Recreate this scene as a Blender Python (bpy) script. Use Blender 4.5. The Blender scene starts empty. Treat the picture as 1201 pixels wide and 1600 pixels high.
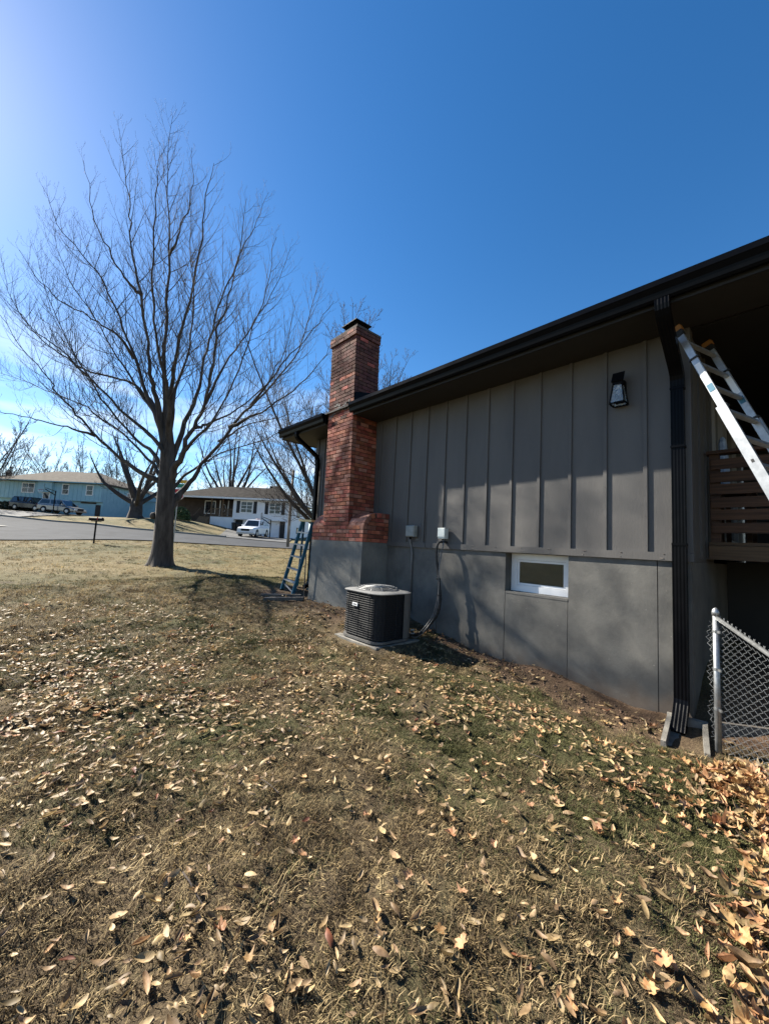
import bpy, math, random
import numpy as np
from mathutils import Vector, Matrix

random.seed(7)
RNG = np.random.default_rng(11)
scene = bpy.context.scene
COL = scene.collection

# ------------------------------------------------------------------ camera
FPX, CX, CY = 597.0, 600.5, 800.0
def _n(v): return v / np.linalg.norm(v)
def _ray(px, py): return np.array([(px - CX) / FPX, -(py - CY) / FPX, -1.0])
_Z = _n(_ray(965, -5900)); _Y = _n(_ray(54, 822)); _Y = _n(_Y - _Z * np.dot(_Y, _Z)); _X = np.cross(_Y, _Z)
RM = np.array([_X, _Y, _Z])
EYE = np.array([-4.94, 0.0, 1.55])
cam_d = bpy.data.cameras.new("camera")
cam = bpy.data.objects.new("camera", cam_d); COL.objects.link(cam)
cam_d.sensor_fit = 'HORIZONTAL'; cam_d.sensor_width = 36.0
cam_d.lens = 36.0 * FPX / 1201.0
cam_d.clip_start = 0.05; cam_d.clip_end = 2000
M4 = Matrix.Identity(4)
for i in range(3):
    for j in range(3): M4[i][j] = RM[i, j]
    M4[i][3] = EYE[i]
cam.matrix_world = M4
scene.camera = cam
def at(px, py, depth): return EYE + (RM @ _ray(px, py)) * depth
def project(P):
    q = (np.atleast_2d(P) - EYE) @ RM
    d = -q[:, 2]; dd = np.where(d > 0.01, d, 0.01)
    return CX + FPX * q[:, 0] / dd, CY - FPX * q[:, 1] / dd, d

# ------------------------------------------------------------------ light
SUN_EL = math.radians(37.3)
SUN_AZ = math.atan2(-1.0, 2.77)          # measured from +Y towards +X
SUN = Vector((math.sin(SUN_AZ) * math.cos(SUN_EL), math.cos(SUN_AZ) * math.cos(SUN_EL), math.sin(SUN_EL)))
world = bpy.data.worlds.new("World"); scene.world = world; world.use_nodes = True
wt = world.node_tree; wt.nodes.clear()
wo = wt.nodes.new("ShaderNodeOutputWorld"); bg = wt.nodes.new("ShaderNodeBackground")
sky = wt.nodes.new("ShaderNodeTexSky"); sky.sky_type = 'NISHITA'; sky.sun_disc = False
sky.sun_elevation = SUN_EL; sky.sun_rotation = SUN_AZ
sky.altitude = 250; sky.air_density = 1.0; sky.dust_density = 0.25; sky.ozone_density = 1.9
bg.inputs[1].default_value = 0.05
# thin low clouds all round the horizon, mixed into the sky by direction
tc = wt.nodes.new("ShaderNodeTexCoord"); mp = wt.nodes.new("ShaderNodeMapping"); mp.inputs['Scale'].default_value = (2.2, 2.2, 11)
nz = wt.nodes.new("ShaderNodeTexNoise"); nz.inputs['Scale'].default_value = 1.6; nz.inputs['Detail'].default_value = 7
sx = wt.nodes.new("ShaderNodeSeparateXYZ")
r1 = wt.nodes.new("ShaderNodeMapRange"); r1.inputs[1].default_value = 0.45; r1.inputs[2].default_value = 0.64
r2 = wt.nodes.new("ShaderNodeMapRange"); r2.inputs[1].default_value = 0.42; r2.inputs[2].default_value = 0.16
mu = wt.nodes.new("ShaderNodeMath"); mu.operation = 'MULTIPLY'
mu2 = wt.nodes.new("ShaderNodeMath"); mu2.operation = 'MULTIPLY'; mu2.inputs[1].default_value = 0.75
mx = wt.nodes.new("ShaderNodeMix"); mx.data_type = 'RGBA'
L = wt.links.new
L(tc.outputs['Generated'], mp.inputs[0]); L(mp.outputs[0], nz.inputs['Vector']); L(tc.outputs['Generated'], sx.inputs[0])
L(nz.outputs[0], r1.inputs[0]); L(sx.outputs['Z'], r2.inputs[0])
L(r1.outputs[0], mu.inputs[0]); L(r2.outputs[0], mu.inputs[1]); L(mu.outputs[0], mu2.inputs[0])
L(mu2.outputs[0], mx.inputs[0]); L(sky.outputs[0], mx.inputs[6]); mx.inputs[7].default_value = (7.5, 8.0, 8.6, 1)
hs = wt.nodes.new('ShaderNodeHueSaturation'); hs.inputs['Saturation'].default_value = 1.34; hs.inputs['Hue'].default_value = 0.502; hs.inputs['Value'].default_value = 1.16
L(mx.outputs[2], hs.inputs['Color']); L(hs.outputs[0], bg.inputs[0]); L(bg.outputs[0], wo.inputs[0])

sd = bpy.data.lights.new("sun", 'SUN'); sd.energy = 5.0; sd.angle = math.radians(0.53); sd.color = (1.0, 0.935, 0.82)
so = bpy.data.objects.new("sun", sd); COL.objects.link(so)
so.rotation_euler = SUN.to_track_quat('Z', 'Y').to_euler(); so.location = (-20, 40, 40)
vs = scene.view_settings
vs.view_transform = 'Standard'; vs.look = 'None'; vs.exposure = 1.7; vs.gamma = 1.0; vs.use_curve_mapping = False
scene.cycles.max_bounces = 6; scene.cycles.diffuse_bounces = 3; scene.cycles.transparent_max_bounces = 8

# ------------------------------------------------------------------ materials
MATS = {}
def srgb(r, g, b):
    f = lambda c: (c / 255 / 12.92) if c / 255 <= 0.04045 else ((c / 255 + 0.055) / 1.055) ** 2.4
    return (f(r), f(g), f(b), 1)
def mat(name, c1, c2=None, scale=4.0, detail=6, rough=0.7, bump=0.0, bscale=None, metal=0.0, spec=0.4, rnd=0.0, island=False,
        stretch=(1, 1, 1), trans=0.0, lo=0.35, hi=0.65, hue=0.0):
    m = bpy.data.materials.new(name); m.use_nodes = True
    nt = m.node_tree; b = nt.nodes['Principled BSDF']
    b.inputs['Roughness'].default_value = rough; b.inputs['Metallic'].default_value = metal
    b.inputs['Specular IOR Level'].default_value = spec
    c1 = tuple(c1)[:3] + (1,); out = None
    if c2 is not None:
        c2 = tuple(c2)[:3] + (1,)
        t = nt.nodes.new("ShaderNodeTexCoord"); mpn = nt.nodes.new("ShaderNodeMapping"); mpn.inputs['Scale'].default_value = stretch
        g = nt.nodes.new("ShaderNodeNewGeometry")
        n = nt.nodes.new("ShaderNodeTexNoise"); n.inputs['Scale'].default_value = scale; n.inputs['Detail'].default_value = detail
        n.inputs['Roughness'].default_value = 0.6
        nt.links.new(g.outputs['Position'], mpn.inputs[0]); nt.links.new(mpn.outputs[0], n.inputs['Vector'])
        r = nt.nodes.new("ShaderNodeMapRange"); r.inputs[1].default_value = lo; r.inputs[2].default_value = hi
        nt.links.new(n.outputs[0], r.inputs[0])
        x = nt.nodes.new("ShaderNodeMix"); x.data_type = 'RGBA'
        x.inputs[6].default_value = c1; x.inputs[7].default_value = c2
        nt.links.new(r.outputs[0], x.inputs[0]); out = x.outputs[2]
    if rnd > 0:
        if island: ob = nt.nodes.new("ShaderNodeNewGeometry"); sock = ob.outputs['Random Per Island']
        else: ob = nt.nodes.new("ShaderNodeObjectInfo"); sock = ob.outputs['Random']
        h = nt.nodes.new("ShaderNodeHueSaturation")
        rr = nt.nodes.new("ShaderNodeMapRange"); rr.inputs[3].default_value = 1 - rnd; rr.inputs[4].default_value = 1 + rnd
        nt.links.new(sock, rr.inputs[0]); nt.links.new(rr.outputs[0], h.inputs['Value'])
        if hue > 0:
            wn = nt.nodes.new("ShaderNodeTexWhiteNoise"); wn.noise_dimensions = '1D'
            nt.links.new(sock, wn.inputs['W'])
            r3 = nt.nodes.new("ShaderNodeMapRange"); r3.inputs[3].default_value = 0.5 - hue; r3.inputs[4].default_value = 0.5 + hue
            nt.links.new(wn.outputs['Value'], r3.inputs[0]); nt.links.new(r3.outputs[0], h.inputs['Hue'])
        if out: nt.links.new(out, h.inputs['Color'])
        else: h.inputs['Color'].default_value = c1
        out = h.outputs[0]
    if out: nt.links.new(out, b.inputs['Base Color'])
    else: b.inputs['Base Color'].default_value = c1
    if bump > 0:
        g2 = nt.nodes.new("ShaderNodeNewGeometry"); mp2 = nt.nodes.new("ShaderNodeMapping"); mp2.inputs['Scale'].default_value = stretch
        n2 = nt.nodes.new("ShaderNodeTexNoise"); n2.inputs['Scale'].default_value = bscale or scale * 6; n2.inputs['Detail'].default_value = 5
        bp = nt.nodes.new("ShaderNodeBump"); bp.inputs['Strength'].default_value = bump; bp.inputs['Distance'].default_value = 0.01
        nt.links.new(g2.outputs['Position'], mp2.inputs[0]); nt.links.new(mp2.outputs[0], n2.inputs['Vector'])
        nt.links.new(n2.outputs[0], bp.inputs['Height']); nt.links.new(bp.outputs[0], b.inputs['Normal'])
    if trans > 0:
        o = nt.nodes['Material Output']; tl = nt.nodes.new("ShaderNodeBsdfTranslucent"); ms = nt.nodes.new("ShaderNodeMixShader")
        ms.inputs[0].default_value = trans
        if out: nt.links.new(out, tl.inputs[0])
        else: tl.inputs[0].default_value = c1
        nt.links.new(b.outputs[0], ms.inputs[1]); nt.links.new(tl.outputs[0], ms.inputs[2]); nt.links.new(ms.outputs[0], o.inputs[0])
    MATS[name] = m
    return m
def glass(name, tint, rough=0.03, alpha=0.35):
    m = bpy.data.materials.new(name); m.use_nodes = True; nt = m.node_tree
    o = nt.nodes['Material Output']; nt.nodes.remove(nt.nodes['Principled BSDF'])
    gl = nt.nodes.new("ShaderNodeBsdfGlossy"); gl.inputs['Roughness'].default_value = rough
    tr = nt.nodes.new("ShaderNodeBsdfTransparent"); tr.inputs[0].default_value = tint
    fr = nt.nodes.new("ShaderNodeFresnel"); fr.inputs[0].default_value = 1.5
    ms = nt.nodes.new("ShaderNodeMixShader")
    nt.links.new(fr.outputs[0], ms.inputs[0]); nt.links.new(tr.outputs[0], ms.inputs[1]); nt.links.new(gl.outputs[0], ms.inputs[2])
    nt.links.new(ms.outputs[0], o.inputs[0]); MATS[name] = m; return m

def splash(m, z0=.55):
    nt = m.node_tree; b = nt.nodes['Principled BSDF']; src = b.inputs['Base Color'].links[0].from_socket; N = nt.nodes.new; K = nt.links.new
    g_ = N("ShaderNodeNewGeometry"); s_ = N("ShaderNodeSeparateXYZ"); n = N("ShaderNodeTexNoise"); n.inputs['Scale'].default_value = 5; n.inputs['Detail'].default_value = 8
    K(g_.outputs['Position'], s_.inputs[0]); K(g_.outputs['Position'], n.inputs['Vector'])
    a = N("ShaderNodeMath"); a.operation = 'MULTIPLY_ADD'; a.inputs[1].default_value = .55; K(n.outputs[0], a.inputs[0]); 
    inv = N("ShaderNodeMath"); inv.operation = 'MULTIPLY'; inv.inputs[1].default_value = -1; K(s_.outputs['Z'], inv.inputs[0]); K(inv.outputs[0], a.inputs[2])
    r = N("ShaderNodeMapRange"); r.inputs[1].default_value = .02; r.inputs[2].default_value = .26; r.inputs[4].default_value = .55; K(a.outputs[0], r.inputs[0])
    x = N("ShaderNodeMix"); x.data_type = 'RGBA'; K(r.outputs[0], x.inputs[0]); K(src, x.inputs[6]); x.inputs[7].default_value = (.10, .068, .045, 1)
    # pits and chipped paint
    v = N("ShaderNodeTexNoise"); v.inputs['Scale'].default_value = 26; v.inputs['Detail'].default_value = 4; K(g_.outputs['Position'], v.inputs['Vector'])
    r2 = N("ShaderNodeMapRange"); r2.inputs[1].default_value = .70; r2.inputs[2].default_value = .76; r2.inputs[4].default_value = .7; K(v.outputs[0], r2.inputs[0])
    x2 = N("ShaderNodeMix"); x2.data_type = 'RGBA'; K(r2.outputs[0], x2.inputs[0]); K(x.outputs[2], x2.inputs[6]); x2.inputs[7].default_value = (.24, .225, .20, 1)
    K(x2.outputs[2], b.inputs['Base Color'])
SID1, SID2 = (0.076, 0.072, 0.069), (0.100, 0.095, 0.090)
mat('siding', SID1, SID2, scale=2.4, detail=9, lo=.3, hi=.7, rough=0.55, bump=0.12, bscale=60, stretch=(1, 1, 0.25), spec=0.3)
mat('foundation', (0.076, 0.074, 0.069), (0.132, 0.127, 0.115), scale=2.6, detail=10, rough=0.65, bump=0.14, bscale=34, spec=0.3)
mat('chimney_base', (0.125, 0.124, 0.114), (0.19, 0.186, 0.168), scale=2.6, rough=0.75, bump=0.45, bscale=26, spec=0.3)
splash(MATS['foundation']); splash(MATS['chimney_base'])
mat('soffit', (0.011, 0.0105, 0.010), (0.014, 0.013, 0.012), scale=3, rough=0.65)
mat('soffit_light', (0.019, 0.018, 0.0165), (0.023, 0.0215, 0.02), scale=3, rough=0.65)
mat('gutter', (0.0028, 0.0031, 0.004), (0.004, 0.0043, 0.0053), scale=8, rough=0.22, spec=0.05)
mat('shingle', (0.035, 0.034, 0.033), (0.09, 0.085, 0.08), scale=14, rough=0.9, bump=0.4, bscale=60)
mat('mortar', (0.045, 0.033, 0.028), (0.08, 0.06, 0.05), scale=12, rough=0.9, bump=0.3, bscale=90)
mat('brick', (0.19, 0.050, 0.028), (0.31, 0.098, 0.060), scale=9, rough=0.85, bump=0.5, bscale=70, rnd=0.42, hue=0.012)
mat('brick_rest', (0.19, 0.050, 0.028), (0.31, 0.098, 0.060), scale=9, rough=0.85, bump=0.5, bscale=70, rnd=0.42, hue=0.012, island=True)
mat('brick_old', (0.060, 0.021, 0.016), (0.115, 0.043, 0.031), scale=7, rough=0.9, bump=0.5, bscale=70, rnd=0.4, hue=0.012)
mat('brick_old_rest', (0.060, 0.021, 0.016), (0.115, 0.043, 0.031), scale=7, rough=0.9, bump=0.5, bscale=70, rnd=0.4, hue=0.012, island=True)
mat('brick_pale', (0.23, 0.09, 0.062), (0.31, 0.15, 0.11), scale=11, rough=0.85, bump=0.5, bscale=70, rnd=0.25)
mat('black_metal', (0.004, 0.004, 0.005), None, rough=0.6, spec=0.08)
mat('grey_smear', (0.16, 0.15, 0.14), (0.07, 0.06, 0.06), scale=14, rough=0.9, bump=0.5)
mat('white_vinyl', (0.74, 0.75, 0.76), (0.68, 0.69, 0.70), scale=5, rough=0.4)
mat('blind', (0.052, 0.060, 0.058), (0.075, 0.083, 0.08), scale=6, rough=0.6)
mat('rusty_nail', (0.05, 0.035, 0.028), (0.16, 0.14, 0.125), scale=9, rough=0.7)
glass('pane', (0.75, 0.8, 0.8, 1))
_m = mat('lamp_glass', (0.42, 0.50, 0.58), None, rough=0.1, spec=0.6); _m.node_tree.nodes['Principled BSDF'].inputs['Alpha'].default_value = 0.42
mat('dark_window', (0.012, 0.014, 0.018), (0.03, 0.033, 0.04), scale=1.2, rough=0.06, spec=0.6)
mat('galv', (0.22, 0.23, 0.235), (0.33, 0.34, 0.345), scale=25, rough=0.42, metal=0.75)
mat('wire', (0.20, 0.21, 0.215), (0.32, 0.33, 0.335), scale=25, rough=0.45, metal=0.7)
mat('alu', (0.28, 0.29, 0.30), (0.38, 0.39, 0.40), scale=18, rough=0.42, metal=0.55)
mat('orange_plastic', (0.30, 0.13, 0.03), None, rough=0.5)
mat('box_grey', (0.20, 0.215, 0.205), (0.27, 0.285, 0.27), scale=14, rough=0.5)
mat('box_light', (0.56, 0.60, 0.58), (0.64, 0.68, 0.66), scale=14, rough=0.4, metal=0.2)
mat('conduit', (0.14, 0.14, 0.14), (0.18, 0.18, 0.18), scale=14, rough=0.5, metal=0.3)
mat('line_grey', (0.09, 0.09, 0.09), (0.13, 0.13, 0.13), scale=20, rough=0.5)
mat('rubber', (0.010, 0.010, 0.010), (0.02, 0.02, 0.02), scale=30, rough=0.6)
mat('ac_panel', (0.095, 0.092, 0.087), (0.125, 0.121, 0.114), scale=6, rough=0.5)
mat('ac_top', (0.17, 0.17, 0.168), (0.23, 0.23, 0.225), scale=6, rough=0.45)
mat('ac_coil', (0.006, 0.007, 0.009), (0.014, 0.015, 0.018), scale=60, rough=0.6, stretch=(1, 1, 0.15))
mat('ac_wire', (0.020, 0.021, 0.024), None, rough=0.6, spec=.2)
mat('concrete', (0.11, 0.102, 0.088), (0.21, 0.196, 0.17), scale=7, rough=0.9, bump=0.4, bscale=70)
mat('old_wood', (0.030, 0.0155, 0.009), (0.095, 0.048, 0.026), scale=5, rough=0.75, bump=0.3, stretch=(1, 0.25, 6))
mat('deck_edge', (0.055, 0.035, 0.019), (0.11, 0.072, 0.041), scale=5, rough=0.8, bump=0.3, stretch=(1, 0.2, 6))
mat('dark_board', (0.055, 0.048, 0.042), (0.12, 0.105, 0.09), scale=6, rough=0.7)
mat('door_frame', (0.30, 0.28, 0.26), None, rough=0.5)
mat('pale_cloth', (0.22, 0.30, 0.45), (0.42, 0.50, 0.64), scale=16, rough=0.8)
mat('blue_rail', (0.020, 0.105, 0.17), (0.03, 0.14, 0.22), scale=8, rough=0.5)
mat('yellow_cap', (0.62, 0.47, 0.22), None, rough=0.5)
mat('bark', (0.030, 0.0255, 0.022), (0.085, 0.073, 0.064), scale=9, rough=0.95, bump=1.0, bscale=22, stretch=(1, 1, 0.18))
mat('twig', (0.045, 0.034, 0.029), (0.075, 0.06, 0.052), scale=3, rough=0.8, spec=0.3)
mat('far_bark', (0.032, 0.027, 0.025), (0.065, 0.056, 0.051), scale=3, rough=0.95)
mat('asphalt', (0.031, 0.033, 0.037), (0.050, 0.053, 0.058), scale=1.2, rough=0.9, spec=0.1, bump=0.2, bscale=80)
mat('drive', (0.05, 0.05, 0.05), (0.08, 0.08, 0.078), scale=1.0, rough=0.9)
mat('kerb', (0.18, 0.17, 0.145), (0.25, 0.235, 0.20), scale=3, rough=0.9)
mat('blue_siding', (0.25, 0.43, 0.49), (0.30, 0.48, 0.54), scale=1.5, rough=0.7)
mat('blue_batten', (0.22, 0.39, 0.45), None, rough=0.7)
mat('white_siding', (0.70, 0.71, 0.72), (0.76, 0.77, 0.78), scale=1.5, rough=0.6)
mat('white_trim', (0.78, 0.77, 0.74), None, rough=0.6)
mat('brown_siding', (0.035, 0.024, 0.020), (0.055, 0.04, 0.032), scale=2, rough=0.8)
mat('roof_tan', (0.070, 0.060, 0.050), (0.115, 0.10, 0.082), scale=2.5, rough=0.95, spec=0.08)
mat('roof_grey', (0.018, 0.016, 0.015), (0.040, 0.036, 0.032), scale=2.5, rough=0.95, spec=0.05)
mat('shutter', (0.012, 0.012, 0.014), None, rough=0.6)
mat('stone', (0.022, 0.021, 0.02), (0.06, 0.055, 0.05), scale=3, rough=0.95, rnd=0.3)
mat('porch_wood', (0.13, 0.085, 0.05), (0.19, 0.13, 0.08), scale=5, rough=0.8)
mat('car_silver', (0.26, 0.25, 0.24), None, rough=0.25, metal=0.5, spec=0.6)
mat('car_dark', (0.025, 0.028, 0.035), None, rough=0.22, metal=0.3, spec=0.6)
mat('car_white', (0.72, 0.73, 0.75), None, rough=0.3, spec=0.6)
mat('car_glass', (0.012, 0.014, 0.016), None, rough=0.05, spec=0.8)
mat('tyre', (0.012, 0.012, 0.012), None, rough=0.8)
mat('rim', (0.35, 0.35, 0.36), None, rough=0.35, metal=0.7)
mat('lamp_white', (0.75, 0.75, 0.72), None, rough=0.2, spec=0.7)
mat('lamp_red', (0.30, 0.015, 0.012), None, rough=0.25)
mat('pole_wood', (0.20, 0.165, 0.13), (0.30, 0.25, 0.20), scale=4, rough=0.9, stretch=(1, 1, 0.2))
mat('sign_red', (0.42, 0.012, 0.022), None, rough=0.45)
mat('sign_green', (0.012, 0.19, 0.11), None, rough=0.45)
mat('sign_yellow', (0.60, 0.36, 0.02), None, rough=0.45)
mat('sign_white', (0.75, 0.76, 0.76), None, rough=0.45)
mat('shrub_leaf', (0.030, 0.055, 0.018), (0.07, 0.10, 0.03), scale=2, rough=0.8, rnd=0.4, island=True)
mat('shrub_dark', (0.018, 0.026, 0.014), (0.045, 0.05, 0.03), scale=2, rough=0.8, rnd=0.4, island=True)
mat('leaf_tan', (0.155, 0.096, 0.044), (0.36, 0.245, 0.122), scale=38, rough=0.6, rnd=0.5, trans=0.22, hue=0.012, spec=0.35)
mat('leaf_tan_many', (0.175, 0.112, 0.055), (0.39, 0.28, 0.15), scale=38, rough=0.6, rnd=0.5, island=True, trans=0.2, hue=0.012, spec=0.4)
mat('leaf_orange', (0.27, 0.125, 0.046), (0.46, 0.275, 0.13), scale=22, rough=0.65, rnd=0.3, trans=0.2, hue=0.015)
mat('leaf_orange_many', (0.26, 0.13, 0.05), (0.47, 0.30, 0.15), scale=22, rough=0.65, rnd=0.36, island=True, trans=0.2, hue=0.018)
mat('leaf_red', (0.11, 0.035, 0.018), (0.20, 0.07, 0.032), scale=22, rough=0.6, rnd=0.3, island=True, trans=0.15)
mat('grass_dry', (0.23, 0.165, 0.080), (0.41, 0.315, 0.168), scale=3, rough=0.8, rnd=0.35, trans=0.25, spec=0.2)
mat('grass_dead', (0.062, 0.044, 0.025), (0.125, 0.089, 0.048), scale=3, rough=0.85, rnd=0.35, trans=0.15, spec=0.2)
mat('grass_green', (0.054, 0.056, 0.019), (0.122, 0.117, 0.046), scale=3, rough=0.75, rnd=0.35, trans=0.25, spec=0.25)
M = MATS

# ------------------------------------------------------------------ mesh helper
LOC = {}
def tag(o, label=None, cat=None, group=None, kind=None):
    if label: o['label'] = label
    if cat: o['category'] = cat
    if group: o['group'] = group
    if kind: o['kind'] = kind
    return o
def thing(name, label, cat, loc, group=None):
    o = bpy.data.objects.new(name, None); COL.objects.link(o)
    o.location = tuple(float(c) for c in loc); LOC[o.name] = np.array([float(c) for c in loc]); o.empty_display_size = 0.2
    return tag(o, label, cat, group)
class MB:
    def __init__(s): s.v = []; s.f = []; s.n = 0
    def add(s, V, F):
        V = np.asarray(V, float); s.v.append(V); s.f.extend([tuple(int(i) + s.n for i in f) for f in F]); s.n += len(V); return s
    def box(s, lo, hi, T=None):
        x0, y0, z0 = lo; x1, y1, z1 = hi
        V = np.array([(x0, y0, z0), (x1, y0, z0), (x1, y1, z0), (x0, y1, z0), (x0, y0, z1), (x1, y0, z1), (x1, y1, z1), (x0, y1, z1)], float)
        if T is not None: V = T(V)
        return s.add(V, [(0, 3, 2, 1), (4, 5, 6, 7), (0, 1, 5, 4), (1, 2, 6, 5), (2, 3, 7, 6), (3, 0, 4, 7)])
    def bar(s, a, b, w, h, up=(0, 0, 1)):
        a = np.array(a, float); b = np.array(b, float); d = _n(b - a); u = np.array(up, float)
        if abs(np.dot(d, u)) > 0.98: u = np.array([1.0, 0, 0])
        sd_ = _n(np.cross(d, u)); u = np.cross(sd_, d)
        V = []
        for p in (a, b):
            for sx_, sz in ((-1, -1), (1, -1), (1, 1), (-1, 1)): V.append(p + sd_ * sx_ * w / 2 + u * sz * h / 2)
        return s.add(V, [(0, 1, 2, 3), (7, 6, 5, 4), (0, 4, 5, 1), (1, 5, 6, 2), (2, 6, 7, 3), (3, 7, 4, 0)])
    def tube(s, pts, rad, k=8, caps=True):
        P = np.asarray(pts, float); m = len(P)
        R_ = np.full(m, rad) if np.isscalar(rad) else np.asarray(rad, float)
        T_ = np.gradient(P, axis=0); T_ /= np.linalg.norm(T_, axis=1)[:, None] + 1e-12
        ref = np.array([0, 0, 1.0]) if abs(T_[:, 2]).mean() < 0.8 else np.array([1.0, 0.2, 0])
        A = np.cross(T_, ref); A /= np.linalg.norm(A, axis=1)[:, None] + 1e-12; B = np.cross(T_, A)
        an = np.linspace(0, 2 * math.pi, k, endpoint=False)
        V = (P[:, None, :] + R_[:, None, None] * (np.cos(an)[None, :, None] * A[:, None, :] + np.sin(an)[None, :, None] * B[:, None, :])).reshape(-1, 3)
        F = [(i * k + j, i * k + (j + 1) % k, (i + 1) * k + (j + 1) % k, (i + 1) * k + j) for i in range(m - 1) for j in range(k)]
        if caps and k > 3: F += [tuple(range(k - 1, -1, -1)), tuple((m - 1) * k + j for j in range(k))]
        return s.add(V, F)
    def sweep(s, rings, closed=True, caps=True):
        k = len(rings[0]); V = np.concatenate([np.asarray(r_, float) for r_ in rings])
        kk = k if closed else k - 1
        F = [(i * k + j, i * k + (j + 1) % k, (i + 1) * k + (j + 1) % k, (i + 1) * k + j) for i in range(len(rings) - 1) for j in range(kk)]
        if caps and closed: F += [tuple(range(k - 1, -1, -1)), tuple((len(rings) - 1) * k + j for j in range(k))]
        return s.add(V, F)
    def prism(s, poly, a, b, axis):          # poly in the two other axes, extruded a..b along axis
        def p3(q, t):
            return (t, q[0], q[1]) if axis == 0 else ((q[0], t, q[1]) if axis == 1 else (q[0], q[1], t))
        return s.sweep([[p3(q, a) for q in poly], [p3(q, b) for q in poly]])
    def build(s, name, m, parent=None, T=None, smooth=False):
        V = np.concatenate(s.v) if s.v else np.zeros((0, 3))
        if T is not None: V = T(V)
        off = LOC[parent.name] if parent is not None else np.zeros(3)
        me = bpy.data.meshes.new(name); me.from_pydata((V - off).tolist(), [], s.f); me.update()
        if smooth: me.polygons.foreach_set('use_smooth', [True] * len(me.polygons))
        me.materials.append(MATS[m] if isinstance(m, str) else m)
        o = bpy.data.objects.new(name, me); COL.objects.link(o)
        if parent is not None: o.parent = parent
        LOC[o.name] = off.copy()
        return o
def fast_mesh(name, V, F, m, parent=None, smooth=False):
    """V n x 3, F m x k (all faces the same length)"""
    off = LOC[parent.name] if parent is not None else np.zeros(3)
    me = bpy.data.meshes.new(name); V = np.asarray(V, np.float32) - off.astype(np.float32); F = np.asarray(F, np.int32)
    me.vertices.add(len(V)); me.vertices.foreach_set('co', V.ravel())
    k = F.shape[1]; me.loops.add(F.size); me.loops.foreach_set('vertex_index', F.ravel())
    me.polygons.add(len(F)); me.polygons.foreach_set('loop_start', np.arange(0, F.size, k, dtype=np.int32))
    if smooth: me.polygons.foreach_set('use_smooth', np.ones(len(F), dtype=bool))
    me.update(calc_edges=True); me.materials.append(MATS[m] if isinstance(m, str) else m)
    o = bpy.data.objects.new(name, me); COL.objects.link(o)
    if parent is not None: o.parent = parent
    LOC[o.name] = off.copy()
    return o
def piece(name, mesh, parent, loc, rot=None):
    o = bpy.data.objects.new(name, mesh); COL.objects.link(o); o.parent = parent
    o.location = tuple(np.array(loc, float) - LOC[parent.name])
    if rot is not None: o.rotation_euler = rot
    LOC[o.name] = np.array(loc, float)
    return o
def frame_T(origin, xdir, ydir=None):
    """local (x along xdir, y inward, z up) to world"""
    o = np.array(origin, float); x = np.array([xdir[0], xdir[1], 0.0]); x = _n(x); y = np.array([-x[1], x[0], 0.0])
    if ydir is not None and np.dot(y[:2], ydir[:2]) < 0: y = -y
    return lambda V: o + np.asarray(V, float)[:, :1] * x + np.asarray(V, float)[:, 1:2] * y + np.asarray(V, float)[:, 2:3] * np.array([0, 0, 1.0])

# ------------------------------------------------------------------ terrain
CTRL = np.array([
    (-4.94, 0, 0), (-4.9, 1.7, 0), (-2.9, .13, -.03), (0, .8, .0), (-.3, .75, -.11), (-.6, .72, -.12), (0, 1.97, .06), (0, 3.6, .15), (-.65, 5.2, .36), (-.65, 7.0, .35),
    (0, 8.0, .42), (-.26, 8.18, .44), (-.34, 8.83, .5), (-1.88, 13.2, .587), (-6.0, 24.1, .866), (-1.45, 22.65, 1.136), (6.1, 21.2, 1.05),
    (-1.3, 4.0, .12), (-1.2, 4.8, .16), (-1.05, .75, -.05), (-.37, .54, -.10), (-.9, .15, -.16), (-2.0, -.7, -.3), (1.5, -1.5, -.15), (4, -3, -.2),
    (-8, 4, 0.0), (-9, 9, .22), (-14, 6, 0), (-14, 16, .4), (-6, 14, .5), (-18, 28, .9), (-6, -3, -.05), (-5, -8, -.2), (6, -8, -.3),
    (-7.43, 51, 2.36), (1.2, 40.5, 1.80), (6.83, 32.7, 1.5), (-3.5, 46, 2.05), (-16, 44, 1.9), (-2.5, 33, 1.5), (4, 27, 1.2),
    (-7.5, 61.5, 3.3), (.8, 60, 3.3), (2.77, 47.1, 2.95), (5.5, 66, 3.4), (-20, 70, 3.5), (-3, 56, 2.95),
    (16.2, 44.5, 1.85), (12, 38.9, 1.66), (9.2, 49.5, 3.3), (6.5, 46, 3.1), (8.6, 38.5, 1.75), (20, 40, 1.75), (26, 44, 2.0), (8.2, 24.2, 1.1), (14, 22, 1.2), (15, 30, 1.35),
    (10, 10, .7), (14, 5, .6), (20, -5, .4), (14, 16, .9), (25, 20, 1.6), (12, 60, 3.6), (25, 60, 3.2),
    (-60, 60, 3.5), (0, 110, 5), (60, 80, 4), (80, 10, 2.5), (-60, 0, 0), (-50, -50, -1), (40, -50, -1), (-40, 120, 5), (300, 0, 3), (-300, 0, 2), (0, 400, 6), (0, -300, -1), (250, 300, 5), (-250, 300, 5),
], float)
def _phi(r2): return np.sqrt(r2 + 1.2 ** 2)
_d2 = ((CTRL[:, None, :2] - CTRL[None, :, :2]) ** 2).sum(-1)
_K = _phi(_d2); _nC = len(CTRL)
_A = np.zeros((_nC + 1, _nC + 1)); _A[:_nC, :_nC] = _K; _A[:_nC, -1] = 1; _A[-1, :_nC] = 1
_w = np.linalg.solve(_A, np.r_[CTRL[:, 2], 0])
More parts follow.
